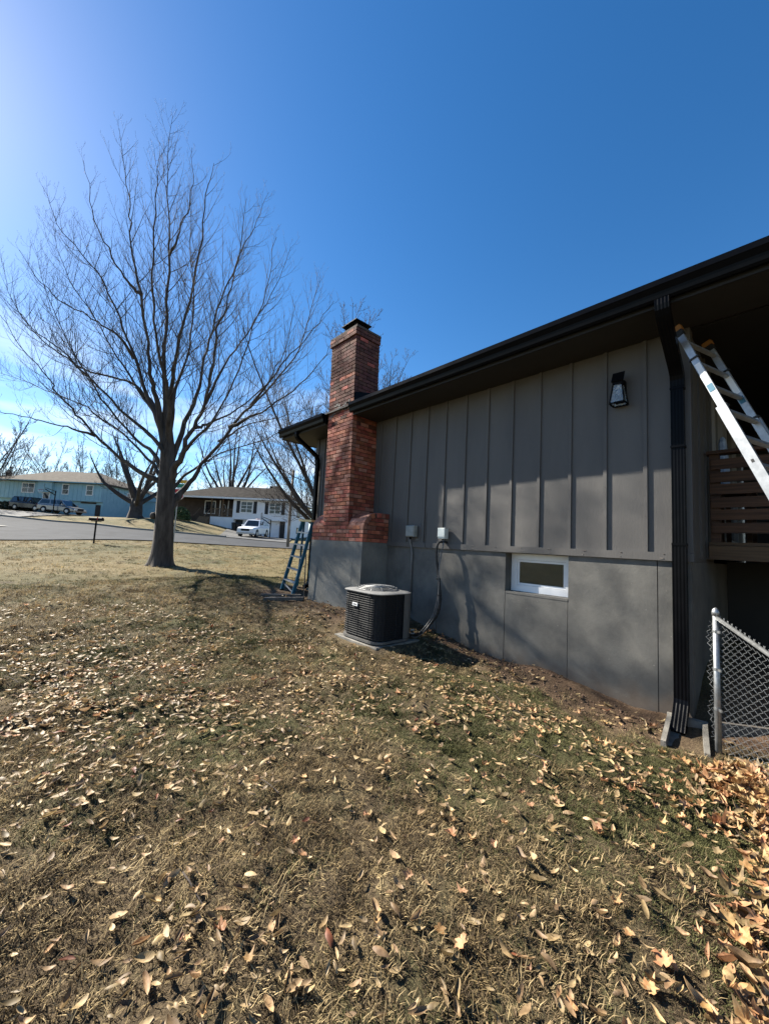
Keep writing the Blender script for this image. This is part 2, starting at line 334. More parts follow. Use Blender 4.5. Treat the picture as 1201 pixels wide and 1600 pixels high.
def gz(x, y):
    x = np.atleast_1d(np.asarray(x, float)); y = np.atleast_1d(np.asarray(y, float)); out = np.empty(len(x))
    for i in range(0, len(x), 20000):
        d2 = (x[i:i + 20000, None] - CTRL[None, :, 0]) ** 2 + (y[i:i + 20000, None] - CTRL[None, :, 1]) ** 2
        out[i:i + 20000] = _phi(d2) @ _w[:_nC] + _w[-1]
    return out
def bumps(x, y):
    """lumpy turf, a few cm, only near the camera"""
    near = np.clip(1.4 - np.hypot(x + 4, y - 3) / 14, 0, 1)
    b = 0.022 * np.sin(2.1 * x + 1.3 * np.sin(1.7 * y)) * np.sin(2.6 * y + 0.9 * np.sin(2.2 * x)) + 0.012 * np.sin(6.3 * x + 2 * np.sin(3.1 * y)) * np.sin(5.7 * y + 1.1)
    b = b + 0.008 * np.sin(13.1 * x + 3 * np.sin(7 * y)) * np.sin(12.3 * y + 2 * np.sin(5 * x))
    return 1.45 * b * near
def g1(x, y): 
    x = np.atleast_1d(np.asarray(x, float)); y = np.atleast_1d(np.asarray(y, float))
    return gz(x, y) + bumps(x, y)
def g(x, y): return float(g1(x, y)[0])
def vnoise(x, y, s, seed=0):
    """cheap smooth value noise 0..1"""
    r_ = np.random.default_rng(seed); tab = r_.random((64, 64))
    X = x / s; Y = y / s; ix = np.floor(X).astype(int); iy = np.floor(Y).astype(int); fx = X - ix; fy = Y - iy
    fx = fx * fx * (3 - 2 * fx); fy = fy * fy * (3 - 2 * fy)
    t = lambda a, b: tab[a % 64, b % 64]
    return (t(ix, iy) * (1 - fx) + t(ix + 1, iy) * fx) * (1 - fy) + (t(ix, iy + 1) * (1 - fx) + t(ix + 1, iy + 1) * fx) * fy
def fbm(x, y, s, seed=0): return .5 * vnoise(x, y, s, seed) + .3 * vnoise(x, y, s / 2.1, seed + 1) + .2 * vnoise(x, y, s / 4.3, seed + 2)
def dirt_at(x, y):
    """bare soil along the foundation and by the condenser"""
    d = np.maximum(-x, 0)
    wall = np.clip(1 - (d - .15) / (.75 + .5 * (vnoise(x, y, .5, 5) - .5)), 0, 1) * (y > .3) * (y < 3.9) * (x > -3) * (x < 0.3)
    wall *= np.clip((y - .5) / .8, 0.25, 1)
    base = np.clip(1.15 - np.hypot(np.maximum(np.abs(x + .55) - .25, 0), np.maximum(np.abs(y - 6.4) - 1.6, 0)) / .8, 0, 1) * .8
    side = ((x > -.2) & (y < .6)).astype(float)
    return np.clip(np.maximum.reduce([wall, base, side]) + .35 * (vnoise(x, y, .16, 9) - .5), 0, 1) * np.clip(np.maximum.reduce([wall, base, side]) * 4, 0, 1)

def spaced(c, fine, lim0, lim1, grow=1.045):
    a = [0.0]; st = fine
    while a[-1] < lim1 - c: a.append(a[-1] + st); st *= grow if a[-1] > 4 else 1.0
    b = [0.0]; st = fine
    while b[-1] > lim0 - c: b.append(b[-1] - st); st *= grow if b[-1] < -4 else 1.0
    return c + np.array(sorted(set(a + b)))
gx = spaced(-2.8, .06, -420, 420); gy = spaced(2.6, .06, -320, 520)
GX, GY = np.meshgrid(gx, gy, indexing='ij'); fx_, fy_ = GX.ravel(), GY.ravel()
fz_ = g1(fx_, fy_) + .006 * (RNG.random(len(fx_)) - .5) * (np.hypot(fx_ + 3, fy_ - 3) < 8)
# hollow the ground out under the house
inside = (fx_ > .35) & (fx_ < 8.6) & (fy_ > 1.2) & (fy_ < 7.6)
fz_[inside] -= .25
nx_, ny_ = len(gx), len(gy)
ii = np.arange(nx_ * ny_).reshape(nx_, ny_)
FQ = np.stack([ii[:-1, :-1], ii[1:, :-1], ii[1:, 1:], ii[:-1, 1:]], -1).reshape(-1, 4)
def lawn_material():
    m = bpy.data.materials.new('lawn'); m.use_nodes = True; nt = m.node_tree; b = nt.nodes['Principled BSDF']; b.inputs['Roughness'].default_value = .95
    b.inputs['Specular IOR Level'].default_value = .15
    N = nt.nodes.new; K = nt.links.new
    geo = N("ShaderNodeNewGeometry")
    def noise(s, d=6, rg=.62):
        n = N("ShaderNodeTexNoise"); n.inputs['Scale'].default_value = s; n.inputs['Detail'].default_value = d; n.inputs['Roughness'].default_value = rg
        K(geo.outputs['Position'], n.inputs['Vector']); return n.outputs[0]
    def rng(o, a, c):
        r = N("ShaderNodeMapRange"); r.inputs[1].default_value = a; r.inputs[2].default_value = c; K(o, r.inputs[0]); return r.outputs[0]
    def mixc(f, a, c):
        x = N("ShaderNodeMix"); x.data_type = 'RGBA'
        K(f, x.inputs[0])
        for s_, v in ((6, a), (7, c)):
            if isinstance(v, tuple): x.inputs[s_].default_value = v
            else: K(v, x.inputs[s_])
        return x.outputs[2]
    dry = mixc(rng(noise(46, 8, .75), .35, .65), (.045, .032, .020, 1), (.15, .112, .066, 1))
    green = mixc(rng(noise(60, 6, .7), .35, .65), (.028, .031, .013, 1), (.095, .092, .038, 1))
    a = mixc(rng(noise(.55, 8, .7), .47, .62), dry, green)
    straw = mixc(rng(noise(60, 6, .7), .35, .65), (.085, .064, .030, 1), (.215, .170, .083, 1))
    fa = N("ShaderNodeAttribute"); fa.attribute_name = 'far'
    a = mixc(fa.outputs['Fac'], a, mixc(rng(noise(.35, 8, .7), .42, .66), straw, green))
    bare = mixc(rng(noise(1.3, 6), .60, .74), a, (.036, .025, .017, 1))
    soil = mixc(rng(noise(22, 7, .7), .35, .7), (.060, .036, .023, 1), (.135, .088, .056, 1))
    at_ = N("ShaderNodeAttribute"); at_.attribute_name = 'soil'
    K(mixc(at_.outputs['Fac'], bare, soil), b.inputs['Base Color'])
    bp = N("ShaderNodeBump"); bp.inputs['Strength'].default_value = .9; bp.inputs['Distance'].default_value = .02
    K(noise(75, 6, .7), bp.inputs['Height']); K(bp.outputs[0], b.inputs['Normal'])
    MATS['lawn'] = m; return m
lawn = fast_mesh('lawn', np.stack([fx_, fy_, fz_], 1), FQ, lawn_material(), smooth=True); tag(lawn, kind='structure', label='wide lawn of short dry grass')
at_ = lawn.data.attributes.new('soil', 'FLOAT', 'POINT'); at_.data.foreach_set('value', dirt_at(fx_, fy_).astype(np.float32))
farv = np.clip((np.hypot(fx_ + 4.9, fy_) - 5) / 7, 0, 1)
at_ = lawn.data.attributes.new('far', 'FLOAT', 'POINT'); at_.data.foreach_set('value', farv.astype(np.float32))

def ruled(name, A, B, m, lift, nseg=60, nacross=14, label=None):
    A = np.array(A, float)[:, :2]; B = np.array(B, float)[:, :2]
    def res(P):
        t = np.r_[0, np.cumsum(np.linalg.norm(np.diff(P, axis=0), axis=1))]; u = np.linspace(0, t[-1], nseg)
        return np.stack([np.interp(u, t, P[:, 0]), np.interp(u, t, P[:, 1])], 1)
    a, b = res(A), res(B); t = np.linspace(0, 1, nacross)
    P = a[:, None, :] * (1 - t)[None, :, None] + b[:, None, :] * t[None, :, None]; P = P.reshape(-1, 2)
    z = gz(P[:, 0], P[:, 1]) + lift
    i_ = np.arange(nseg * nacross).reshape(nseg, nacross)
    F = np.stack([i_[:-1, :-1], i_[1:, :-1], i_[1:, 1:], i_[:-1, 1:]], -1).reshape(-1, 4)
    o = fast_mesh(name, np.c_[P, z], F, m, smooth=True); tag(o, kind='structure', label=label); return o
EDGE_N = [(-40, 30.5), (-14, 26.2), (-6.0, 24.1), (-1.45, 22.65), (6.1, 21.2), (14, 19.6), (40, 16)]
EDGE_F = [(-60, 62), (-16, 57), (-7.43, 51), (-3.5, 46.3), (1.2, 40.5), (6.83, 32.7), (11, 29.5), (18, 26.8), (44, 24)]
road = ruled('road', EDGE_N, EDGE_F, 'asphalt', .05, 140, 24, 'pale grey asphalt street junction beyond the lawn')
ruled('driveway', [(6.3, 33.4), (11.0, 29.7)], [(12.2, 46.6), (19.5, 44.0)], 'drive', .09, 30, 24, 'dark asphalt driveway up to the white house')
ruled('driveway', [(-16, 56.6), (-6.6, 50.3)], [(-15, 60.5), (-.5, 59.6)], 'drive', .09, 30, 16, 'driveway beside the pale blue house')
ruled('pavement', [(-11.5, 31), (-8.2, 36.5)], [(-8.3, 29.5), (-6.2, 34.5)], 'kerb', .10, 20, 10, 'pale concrete slab at the corner of the street')
# kerb along the far side
kb = MB(); ef = np.array(EDGE_F[2:6], float); t_ = np.r_[0, np.cumsum(np.linalg.norm(np.diff(ef, axis=0), axis=1))]; u_ = np.linspace(0, t_[-1], 60)
ex, ey = np.interp(u_, t_, ef[:, 0]), np.interp(u_, t_, ef[:, 1]); dd = np.gradient(np.c_[ex, ey], axis=0); nn = np.c_[-dd[:, 1], dd[:, 0]]; nn /= np.linalg.norm(nn, axis=1)[:, None]
rings = []
for i in range(60):
    z0 = gz(ex[i], ey[i])[0]; s_ = -nn[i] if np.dot(nn[i], [1, 1]) > 0 else nn[i]
    p0 = np.r_[np.array([ex[i], ey[i]]) + s_ * .05, 0]; p1 = np.r_[np.array([ex[i], ey[i]]) - s_ * .30, 0]
    rings.append([p0 + [0, 0, z0 - .1], p0 + [0, 0, z0 + .19], p1 + [0, 0, z0 + .19], p1 + [0, 0, z0 - .1]])
kb.sweep(rings); tag(kb.build('kerb', 'kerb'), kind='structure', label='pale concrete kerb on the far side of the street')

# ------------------------------------------------------------------ the grey house
house = thing('grey_house', 'dark grey house with vertical batten siding, black gutters and brick chimney', 'house', (0, .77, .0))
YC, YE = .77, 8.0            # near and far corners of the wall
BY = [1.161 + .4063 * k for k in range(-1, 17)]
BY = [b for b in BY if YC + .12 < b < YE - .08]
ys = [YC] + BY + [YE]
SOF = 4.05
for a, b in zip(ys[:-1], ys[1:]):
    MB().box((0, a + .002, 1.60), (.05, b - .002, SOF)).build('siding_panel', 'siding', house)
bm_ = MB().box((-.02, -.019, 1.643), (0.0, .019, SOF - .001)).build('batten', 'siding', house)
for i, b in enumerate(BY):
    if i == 0: bm_.location = (0, b - LOC[house.name][1], 0); bm_.data.transform(Matrix.Translation(LOC[house.name].tolist())); bm_.location = Vector((0, b, 0)) - Vector(LOC[house.name])
    else: piece('batten', bm_.data, house, (0, b, 0))
nb_ = MB(); rn = random.Random(4)
for b in BY:
    for z in np.arange(1.75, 4.0, .31):
        y_ = b + rn.uniform(-.006, .006); z_ = z + rn.uniform(-.05, .05); nb_.tube([(-.0196, y_, z_), (-.0212, y_, z_)], .0045, 6)
for y in np.arange(1.0, 5.2, .4):
    for z_ in (1.578, 1.624): nb_.tube([(-.0296, y + rn.uniform(-.04, .04), z_), (-.0312, y, z_)], .0045, 6)
nb_ = nb_.build('nail_heads', 'rusty_nail', house); nb_['kind'] = 'stuff'
for y0, y1 in ((YC - .02, YC + .085), (YE - .085, YE + .02)):
    MB().box((-.022, y0, 1.645), (.05, y1, SOF - .002)).build('corner_board', 'siding', house)
MB().box((-.03, YC - .025, 1.557), (.05, 5.29, 1.643)).build('trim_board', 'siding', house)
MB().box((-.03, 6.99, 1.557), (.05, YE + .02, 1.643)).build('trim_board', 'siding', house)
# foundation panels with open joints
WY0, WY1, WZ0 = 1.985, 2.84, 1.02
def fpanel(y0, y1, z0=-.6, z1=1.556): MB().box((0, y0 + .004, z0), (.2, y1 - .004, z1)).build('foundation_panel', 'foundation', house)
fpanel(YC, 1.06); fpanel(1.06, WY0 + .002)
fpanel(WY0, WY1, -.6, WZ0); fpanel(WY1, 4.05); fpanel(4.05, 5.30); fpanel(6.97, YE)
MB().box((.012, YC + .01, -.6), (.19, YE - .01, WZ0 - .01)).build('foundation_core', 'foundation', house)
# other walls of the house (out of frame or in shade)
MB().box((.05, YC, -.6), (9.0, YC + .15, 1.556)).box((8.85, YC + .15, -.6), (9.0, YE, SOF)).box((.2, YE - .15, -.6), (8.85, YE, SOF)).build('foundation_return', 'foundation', house)
MB().box((.055, YC + .002, 1.558), (1.45, YC + .12, SOF)).box((3.9, YC + .002, 1.558), (8.85, YC + .12, SOF)).box((1.45, YC + .002, 3.95), (3.9, YC + .12, SOF)).build('return_wall', 'siding', house)
rbm = None
for x_ in (.09, .5, .9, 1.3):
    if rbm is None: rbm = MB().box((x_ - .02, YC - .02, 1.60), (x_ + .02, YC + .002, SOF - .002)).build('batten', 'siding', house); r0 = x_
    else: piece('batten', rbm.data, house, LOC[house.name] + np.array([x_ - r0, 0, 0]))
MB().box((5.0, -7.2, 1.5), (5.15, YC - .03, SOF)).build('porch_back_wall', 'soffit', house)
MB().box((2.6, -7.2, -.8), (2.8, YC - .005, 1.59)).build('foundation_return', 'soffit', house)  # wall under the deck, near-black colour stands in for the shade there
# soffit and roof (hip)
XE, YR0, YR1 = -.61, -7.6, 8.66
CHY0, CHY1 = 5.80, 6.76        # chimney gap in the eaves
sf = MB(); sf.box((XE, YR0, SOF), (.0, CHY0, SOF + .012)).box((XE, CHY1, SOF), (0, YR1, SOF + .012)).box((0, CHY0, SOF), (.0005, CHY1, SOF + .012))
sf.box((0, YE + .001, SOF), (9.6, YR1, SOF + .012))
sf.build('soffit', 'soffit_light', house)
MB().box((0.052, YR0, SOF + .0005), (5.0, YC - .001, SOF + .0125)).build('porch_ceiling', 'soffit', house)
fa = MB(); fa.box((XE - .02, YR0, SOF - .012), (XE - .0005, CHY0, SOF + .2)).box((XE - .02, CHY1, SOF - .012), (XE - .0005, YR1, SOF + .2)); fa.box((XE, YR1 + .0005, SOF - .012), (9.6, YR1 + .02, SOF + .2)); fa.build('fascia', 'soffit', house)
rf = MB(); P_ = .333; xm = 4.5; rz = SOF + .215; hh = (xm - XE) * P_
x0, x1, y0, y1 = XE - .06, 9.66, YR0 - .05, YR1 + .05
def roofz(x): return rz + (x - x0) * P_
rv = [(x0, y0, rz), (x1, y0, rz), (x1, y1, rz), (x0, y1, rz), ((x0 + x1) / 2, y0 + 5.1, rz + 5.1 * P_), ((x0 + x1) / 2, y1 - 5.1, rz + 5.1 * P_)]
rv2 = [(a, b, c - .03) for a, b, c in rv]
rf.add(rv + rv2, [(0, 4, 5, 3), (1, 2, 5, 4), (0, 1, 4), (2, 3, 5), (6, 9, 11, 10), (7, 10, 11, 8), (6, 10, 7), (8, 11, 9), (0, 3, 9, 6), (3, 2, 8, 9), (2, 1, 7, 8), (1, 0, 6, 7)])
rf.build('roof', 'shingle', house)
# gutters: an open trough with a rolled lip
GP = [(-.632, 4.262), (-.632, 4.085), (-.685, 4.072), (-.700, 4.095), (-.712, 4.150), (-.735, 4.195), (-.742, 4.205), (-.742, 4.262), (-.722, 4.262), (-.722, 4.250), (-.735, 4.250), (-.735, 4.212), (-.706, 4.155), (-.694, 4.100), (-.682, 4.080), (-.640, 4.090), (-.640, 4.262)]
for a, b in ((YR0, 5.82), (6.74, 8.68)):
    gt = MB().prism(GP, a, b, 1).build('gutter', 'gutter', house)
    for yy in (a, b): MB().prism([(-.634, 4.262), (-.634, 4.083), (-.686, 4.070), (-.702, 4.095), (-.714, 4.150), (-.744, 4.205), (-.744, 4.262)], yy - .003, yy + .003, 1).build('gutter_end_cap', 'gutter', gt)
# downspouts: ribbed 3x4 pipe along a path in the X-Z plane
def downspout(yc, path, w=.092, dpt=.07, outlet=None):
    prof = []
    nrib = 4
    for i in range(nrib * 4 + 1):
        t = i / (nrib * 4); u = (t - .5) * w; v = dpt / 2 - (.0022 if i % 4 in (1, 2) and 0 < i < nrib * 4 else 0)
        prof.append((u, v))
    prof += [(w / 2, -dpt / 2), (-w / 2, -dpt / 2)]
    P = np.array([(p[0], 0, p[1]) for p in path], float); rings = []
    T_ = np.diff(P, axis=0); T_ /= np.linalg.norm(T_, axis=1)[:, None]
    for i in range(len(P)):
        ta = T_[max(i - 1, 0)]; tb = T_[min(i, len(T_) - 1)]; t = _n(ta + tb); c = max(.5, np.dot(t, tb))
        nrm = np.array([t[2], 0, -t[0]]);  nrm = nrm if nrm[0] < 0 else -nrm
        if abs(nrm[0]) < .05 and nrm[2] > 0 and i > len(P) / 2: pass
        dy = path[i][2] if len(path[i]) > 2 else 0
        rings.append([P[i] + np.array([0, yc + dy + u, 0]) + nrm * v / c for u, v in prof])
    return MB().sweep(rings)
def sl(*pts): return list(pts)
path = [(-.68, 4.075, 0.0), (-.68, 4.02), (-.672, 3.98), (-.65, 3.94), (-.615, 3.905), (-.57, 3.87), (-.16, 3.60), (-.115, 3.565), (-.085, 3.525), (-.07, 3.47), (-.066, 3.40)]
ds = downspout(.853, path, .116, .085).build('downspout', 'gutter', house); ds.name = 'downspout'
d2 = downspout(.855, [(-.064, 3.46), (-.062, 1.72)], .110, .078).build('downspout_length', 'gutter', ds)
d3 = downspout(.855, [(-.066, 1.74), (-.066, .40), (-.066, .20), (-.085, .15), (-.125, .09), (-.225, -.03), (-.25, -.065)], .116, .082).build('downspout_length', 'gutter', ds)
for zz in (2.75, 1.73, 3.38):
    MB().box((-.112, .792, zz - .012), (-.001, .914, zz + .012)).build('strap', 'gutter', ds)
path2 = [(-.68, 4.075), (-.68, 4.02), (-.665, 3.965), (-.62, 3.92), (-.20, 3.68), (-.11, 3.61), (-.075, 3.53), (-.066, 3.40), (-.066, .62), (-.10, .55), (-.2, .50)]
ds2 = downspout(7.86, path2, .092, .07).build('downspout', 'gutter', house)
# basement window
wn = MB(); X0 = .15
def ring(mb, y0, y1, z0, z1, t, xa, xb):
    mb.box((xa, y0, z0), (xb, y0 + t, z1)).box((xa, y1 - t, z0), (xb, y1, z1)).box((xa, y0 + t, z0), (xb, y1 - t, z0 + t)).box((xa, y0 + t, z1 - t), (xb, y1 - t, z1))
win = MB(); ring(win, WY0 + .006, WY1 - .006, WZ0 + .004, 1.548, .085, X0, .195); win = win.build('window', 'white_vinyl', house)
sash = MB(); ring(sash, WY0 + .094, WY1 - .094, WZ0 + .092, 1.548 - .088, .028, X0 + .012, .193); sash.build('sash', 'white_vinyl', win)
MB().box((X0 + .02, WY0 + .124, WZ0 + .122), (X0 + .026, WY1 - .124, 1.430)).build('pane', 'pane', win)
bl = MB()
for k in range(12): bl.box((X0 + .036, WY0 + .123, WZ0 + .124 + k * .0257), (X0 + .041, WY1 - .123, WZ0 + .147 + k * .0257))
bl.box((X0 + .044, WY0 + .11, WZ0 + .11), (X0 + .05, WY1 - .11, 1.45))
bl.build('blind', 'blind', win)
sl_ = MB(); sl_.add([(-.004, WY0 + .003, WZ0 - .01), (-.004, WY1 - .003, WZ0 - .01), (.16, WY1 - .003, WZ0 + .006), (.16, WY0 + .003, WZ0 + .006), (-.004, WY0 + .003, WZ0 - .03), (-.004, WY1 - .003, WZ0 - .03), (.16, WY1 - .003, WZ0 - .03), (.16, WY0 + .003, WZ0 - .03)],
    [(0, 1, 2, 3), (7, 6, 5, 4), (0, 4, 5, 1), (1, 5, 6, 2), (2, 6, 7, 3), (3, 7, 4, 0)])
sl_.build('sill', 'foundation', win)
# patio door on the return wall above the deck
pd = MB()
for xa in (1.46, 2.20, 2.62, 3.80): pd.box((xa, YC - .03, 1.86), (xa + .09, YC + .06, 3.95))
pd.box((1.55, YC - .025, 3.87), (3.80, YC + .055, 3.948)).box((1.55, YC - .025, 1.86), (3.80, YC + .055, 1.93))
door = pd.build('patio_door', 'door_frame', house)
MB().box((1.55, YC + .02, 1.93), (3.80, YC + .03, 3.87)).build('pane', 'dark_window', door)

# chimney -----------------------------------------------------------
CX0 = -.62
def lean(z): return max(0.0, z - 1.6) * .030
chim = MB()
core_y = (5.745 - .0, 6.60)
chim.box((CX0 + .019, 5.313, 1.60), (-.001, 6.955, 1.93))
rings = []
for z in (1.60, 5.86): rings.append([(CX0 + .020, 5.735 + lean(z) + .018, z), (-.0, 5.735 + lean(z) + .018, z), (-.0, 6.59 + lean(z) - .018, z), (CX0 + .020, 6.59 + lean(z) - .018, z)])
chim.sweep(rings)
def arcpt(t):      # shoulder profile X,z: front face up and over to the wall
    a = t * math.pi / 2; return (-.30 - .32 * math.cos(a), 1.86 + .29 * math.sin(a))
prof = [(CX0 + .014, 1.6)] + [(arcpt(i / 8)[0] + .012, arcpt(i / 8)[1] - .012) for i in range(9)] + [(-.001, 2.135), (-.001, 1.6)]
chim.prism(prof, 5.312, 5.80, 1); chim.prism(prof, 6.55, 6.955, 1)
chimney = chim.build('chimney', 'mortar', house)
chimney['label'] = 'red brick chimney with curved shoulders, darker brick above the eaves'
cb = MB()
cb.box((CX0, 5.295, -.4), (-.002, 5.55, 1.602)).box((CX0 + .0006, 5.556, -.4), (-.002, 6.975, 1.602)).box((CX0 + .02, 5.54, -.4), (-.002, 5.57, 1.58))
cb.build('chimney_base', 'chimney_base', chimney)
brick_mesh = {}
def brick_me(w, h, d, m):
    k = (round(w, 3), round(h, 3), round(d, 3), m)
    if k not in brick_mesh:
        mb = MB(); b_ = .003
        V = []
        for sx_ in (-1, 1):
            for (yy, zz) in ((w / 2 - b_, h / 2), (w / 2, h / 2 - b_), (w / 2, -h / 2 + b_), (w / 2 - b_, -h / 2), (-w / 2 + b_, -h / 2), (-w / 2, -h / 2 + b_), (-w / 2, h / 2 - b_), (-w / 2 + b_, h / 2)):
                V.append((sx_ * d / 2, yy, zz))
        F = [tuple(range(8)), tuple(range(15, 7, -1))] + [(i, i + 8, (i + 1) % 8 + 8, (i + 1) % 8) for i in range(8)]
        me = bpy.data.meshes.new('brick'); me.from_pydata(V, [], F); me.update(); me.materials.append(MATS[m]); brick_mesh[k] = me
    return brick_mesh[k]
BR = []      # (centre, w, h, d, rotz, rotx, mat)
CH = .0760; BH = .0625
zc = 1.606; row = 0
while zc + CH < 5.90:
    z = zc + BH / 2; ln = lean(z)
    old = 'brick_old' if z > 4.20 + random.uniform(-.05, .05) else 'brick'
    yR, yL = (5.295, 6.975) if z < 1.88 else (5.735 + ln, 6.59 + ln)
    if z > 5.74: yR -= .03; yL += .03
    xF = CX0 - (.03 if z > 5.74 else 0)
    def mpick(): 
        r_ = random.random()
        if old == 'brick_old': return 'brick' if r_ < .12 else 'brick_old'
        return 'brick_pale' if r_ < .20 else ('brick_old' if r_ < (.30 if 3.85 < z else .10) else 'brick')
    # front face
    y = yR; first = .10 if row % 2 else .205
    while y < yL - .03:
        w = min(first, yL - y); first = .205
        if yL - (y + w) < .05: w = yL - y
        BR.append([(xF + .05 + random.uniform(-.004, .003), y + w / 2, z), w - .010, BH + random.uniform(-.003, .003), .10, 0, random.uniform(-.012, .012), mpick()]); y += w
    # side faces (right is seen)
    for yy, sgn in ((yR, 1), (yL, -1)):
        x = xF + .1; first = .205 if row % 2 else .10
        if z < 1.88: x = CX0 + .1
        while x < -.012:
            w = min(first, -.002 - x); first = .205
            if -.002 - (x + w) < .05: w = -.002 - x
            BR.append([(x + w / 2, yy + sgn * (.05 + random.uniform(-.003, .003)), z), w - .010, BH + random.uniform(-.003, .003), .10, math.pi / 2, random.uniform(-.012, .012), mpick()]); x += w
    # shoulder side courses above 1.88
    if 1.88 <= z < 2.032:
        xs = [a for a in (arcpt(i / 40) for i in range(41)) if a[1] >= z + BH / 2]
        xa = (xs[0][0] if xs else -.30) + .085
        for yy, sgn in ((5.30, 1), (6.97, -1)):
            x = xa; first = .12 if row % 2 else .205
            while x < -.012:
                w = min(first, -.002 - x); first = .205
                if -.002 - (x + w) < .05: w = -.002 - x
                BR.append([(x + w / 2, yy + sgn * .05, z), w - .010, BH, .10, math.pi / 2, 0, mpick()]); x += w
    zc += CH; row += 1
# shoulder bricks laid along the curve
SHB = []
for (ya, yb) in ((5.295, 5.742), (6.59, 6.975)):
    nacross = 2
    for i in range(5):
        t0, t1 = i / 4.6, (i + .93) / 4.6
        p0, p1 = np.array(arcpt(min(t0, 1.0))), np.array(arcpt(min(t1, 1.0)))
        if i == 4: p0 = np.array([-.30, 2.15]); p1 = np.array([-.20, 2.152])
        for j in range(nacross):
            yj0 = ya + (yb - ya) * j / nacross; yj1 = ya + (yb - ya) * (j + 1) / nacross
            SHB.append((p0, p1, yj0 + .005, yj1 - .005))
    for p0, p1 in ((np.array([-.19, 2.152]), np.array([-.10, 2.152])), (np.array([-.09, 2.152]), np.array([-.004, 2.152]))):
        for j in range(nacross):
            SHB.append((p0, p1, ya + (yb - ya) * j / nacross + .005, ya + (yb - ya) * (j + 1) / nacross - .005))
C_ = np.array([b[0] for b in BR]); px_, py_, pd_ = project(C_)
vis = np.array([(abs(b[4]) < .1) or (b[4] > 1 and b[0][1] < 6.2) for b in BR])
score = np.where(vis, 1 / pd_, 0) * np.array([1.0 if abs(b[4]) < .1 else .8 for b in BR])
order = np.argsort(-score); single = set(order[:280].tolist())
rest = {}
for i, b in enumerate(BR):
    (c, w, h, d, rz_, rx_, mm) = b
    if i in single:
        me = brick_me(round(w / .008) * .008, BH, d, mm)
        o = piece('brick', me, chimney, c, (rx_, 0, rz_)); o.scale = (1, w / (round(w / .008) * .008), h / BH)
    else:
        mb = rest.setdefault(mm, MB()); V = np.array([(sx_ * d / 2, sy_ * w / 2, sz_ * h / 2) for sx_ in (-1, 1) for sy_ in (-1, 1) for sz_ in (-1, 1)])
        ca, sa = math.cos(rz_), math.sin(rz_); V = np.c_[V[:, 0] * ca - V[:, 1] * sa, V[:, 0] * sa + V[:, 1] * ca, V[:, 2]] + np.array(c)
        mb.add(V, [(0, 1, 3, 2), (4, 6, 7, 5), (0, 4, 5, 1), (2, 3, 7, 6), (0, 2, 6, 4), (1, 5, 7, 3)])
allr = MB(); mats_rest = []; fm = []
for mm, mb in rest.items():
    nf0 = len(allr.f); allr.add(np.concatenate(mb.v), mb.f); fm += [len(mats_rest)] * (len(allr.f) - nf0); mats_rest.append({'brick': 'brick_rest', 'brick_old': 'brick_old_rest'}.get(mm, mm))
ro = allr.build('bricks', mats_rest[0], chimney); ro['kind'] = 'stuff'
for mname in mats_rest[1:]: ro.data.materials.append(MATS[mname])
ro.data.polygons.foreach_set('material_index', fm)
for k, (p0, p1, ya, yb) in enumerate(SHB):
    d = p1 - p0; nrm = _n(np.array([-d[1], d[0]])); q0, q1 = p0 - nrm * .09, p1 - nrm * .09
    q0 = p0 - nrm * .085; q1 = p1 - nrm * .085
    ya = 5.2915 if abs(ya - 5.30) < .001 else ya; yb = 6.9785 if abs(yb - 6.97) < .001 else yb
    MB().prism([tuple(p0), tuple(p1), tuple(q1), tuple(q0)], ya, yb, 1).build('brick', random.choice(['brick', 'brick_pale', 'brick_pale', 'brick']), chimney)
ct = MB(); zt = 5.905; l_ = lean(zt); cyc = 6.165 + l_
ct.sweep([[(CX0 - .02, 5.70 + l_, 5.86), (.0, 5.70 + l_, 5.86), (.0, 6.62 + l_, 5.86), (CX0 - .02, 6.62 + l_, 5.86)], [(CX0 - .02, 5.70 + l_, zt), (.0, 5.70 + l_, zt), (.0, 6.62 + l_, zt), (CX0 - .02, 6.62 + l_, zt)], [(CX0 + .2, 5.95 + l_, zt + .05), (-.14, 5.95 + l_, zt + .05), (-.14, 6.38 + l_, zt + .05), (CX0 + .2, 6.38 + l_, zt + .05)]])
ct.build('crown_wash', 'mortar', chimney)
cp = MB(); hx, hy = .21, .25; xc_ = -.31
for sx_ in (-1, 1):
    for sy_ in (-1, 1): cp.box((xc_ + sx_ * .15 - .012, cyc + sy_ * .15 - .012, zt + .02), (xc_ + sx_ * .15 + .012, cyc + sy_ * .15 + .012, zt + .27))
cp.box((xc_ - .155, cyc - .155, zt + .05), (xc_ + .155, cyc + .155, zt + .16))
cp.sweep([[(xc_ - hx, cyc - hy, zt + .25), (xc_ + hx, cyc - hy, zt + .25), (xc_ + hx, cyc + hy, zt + .25), (xc_ - hx, cyc + hy, zt + .25)], [(xc_ - hx, cyc - hy, zt + .27), (xc_ + hx, cyc - hy, zt + .27), (xc_ + hx, cyc + hy, zt + .27), (xc_ - hx, cyc + hy, zt + .27)], [(xc_ - .02, cyc - .02, zt + .39), (xc_ + .02, cyc - .02, zt + .39), (xc_ + .02, cyc + .02, zt + .39), (xc_ - .02, cyc + .02, zt + .39)]])
cp.build('chimney_cap', 'black_metal', chimney)
fl = MB(); l_ = lean(4.45)
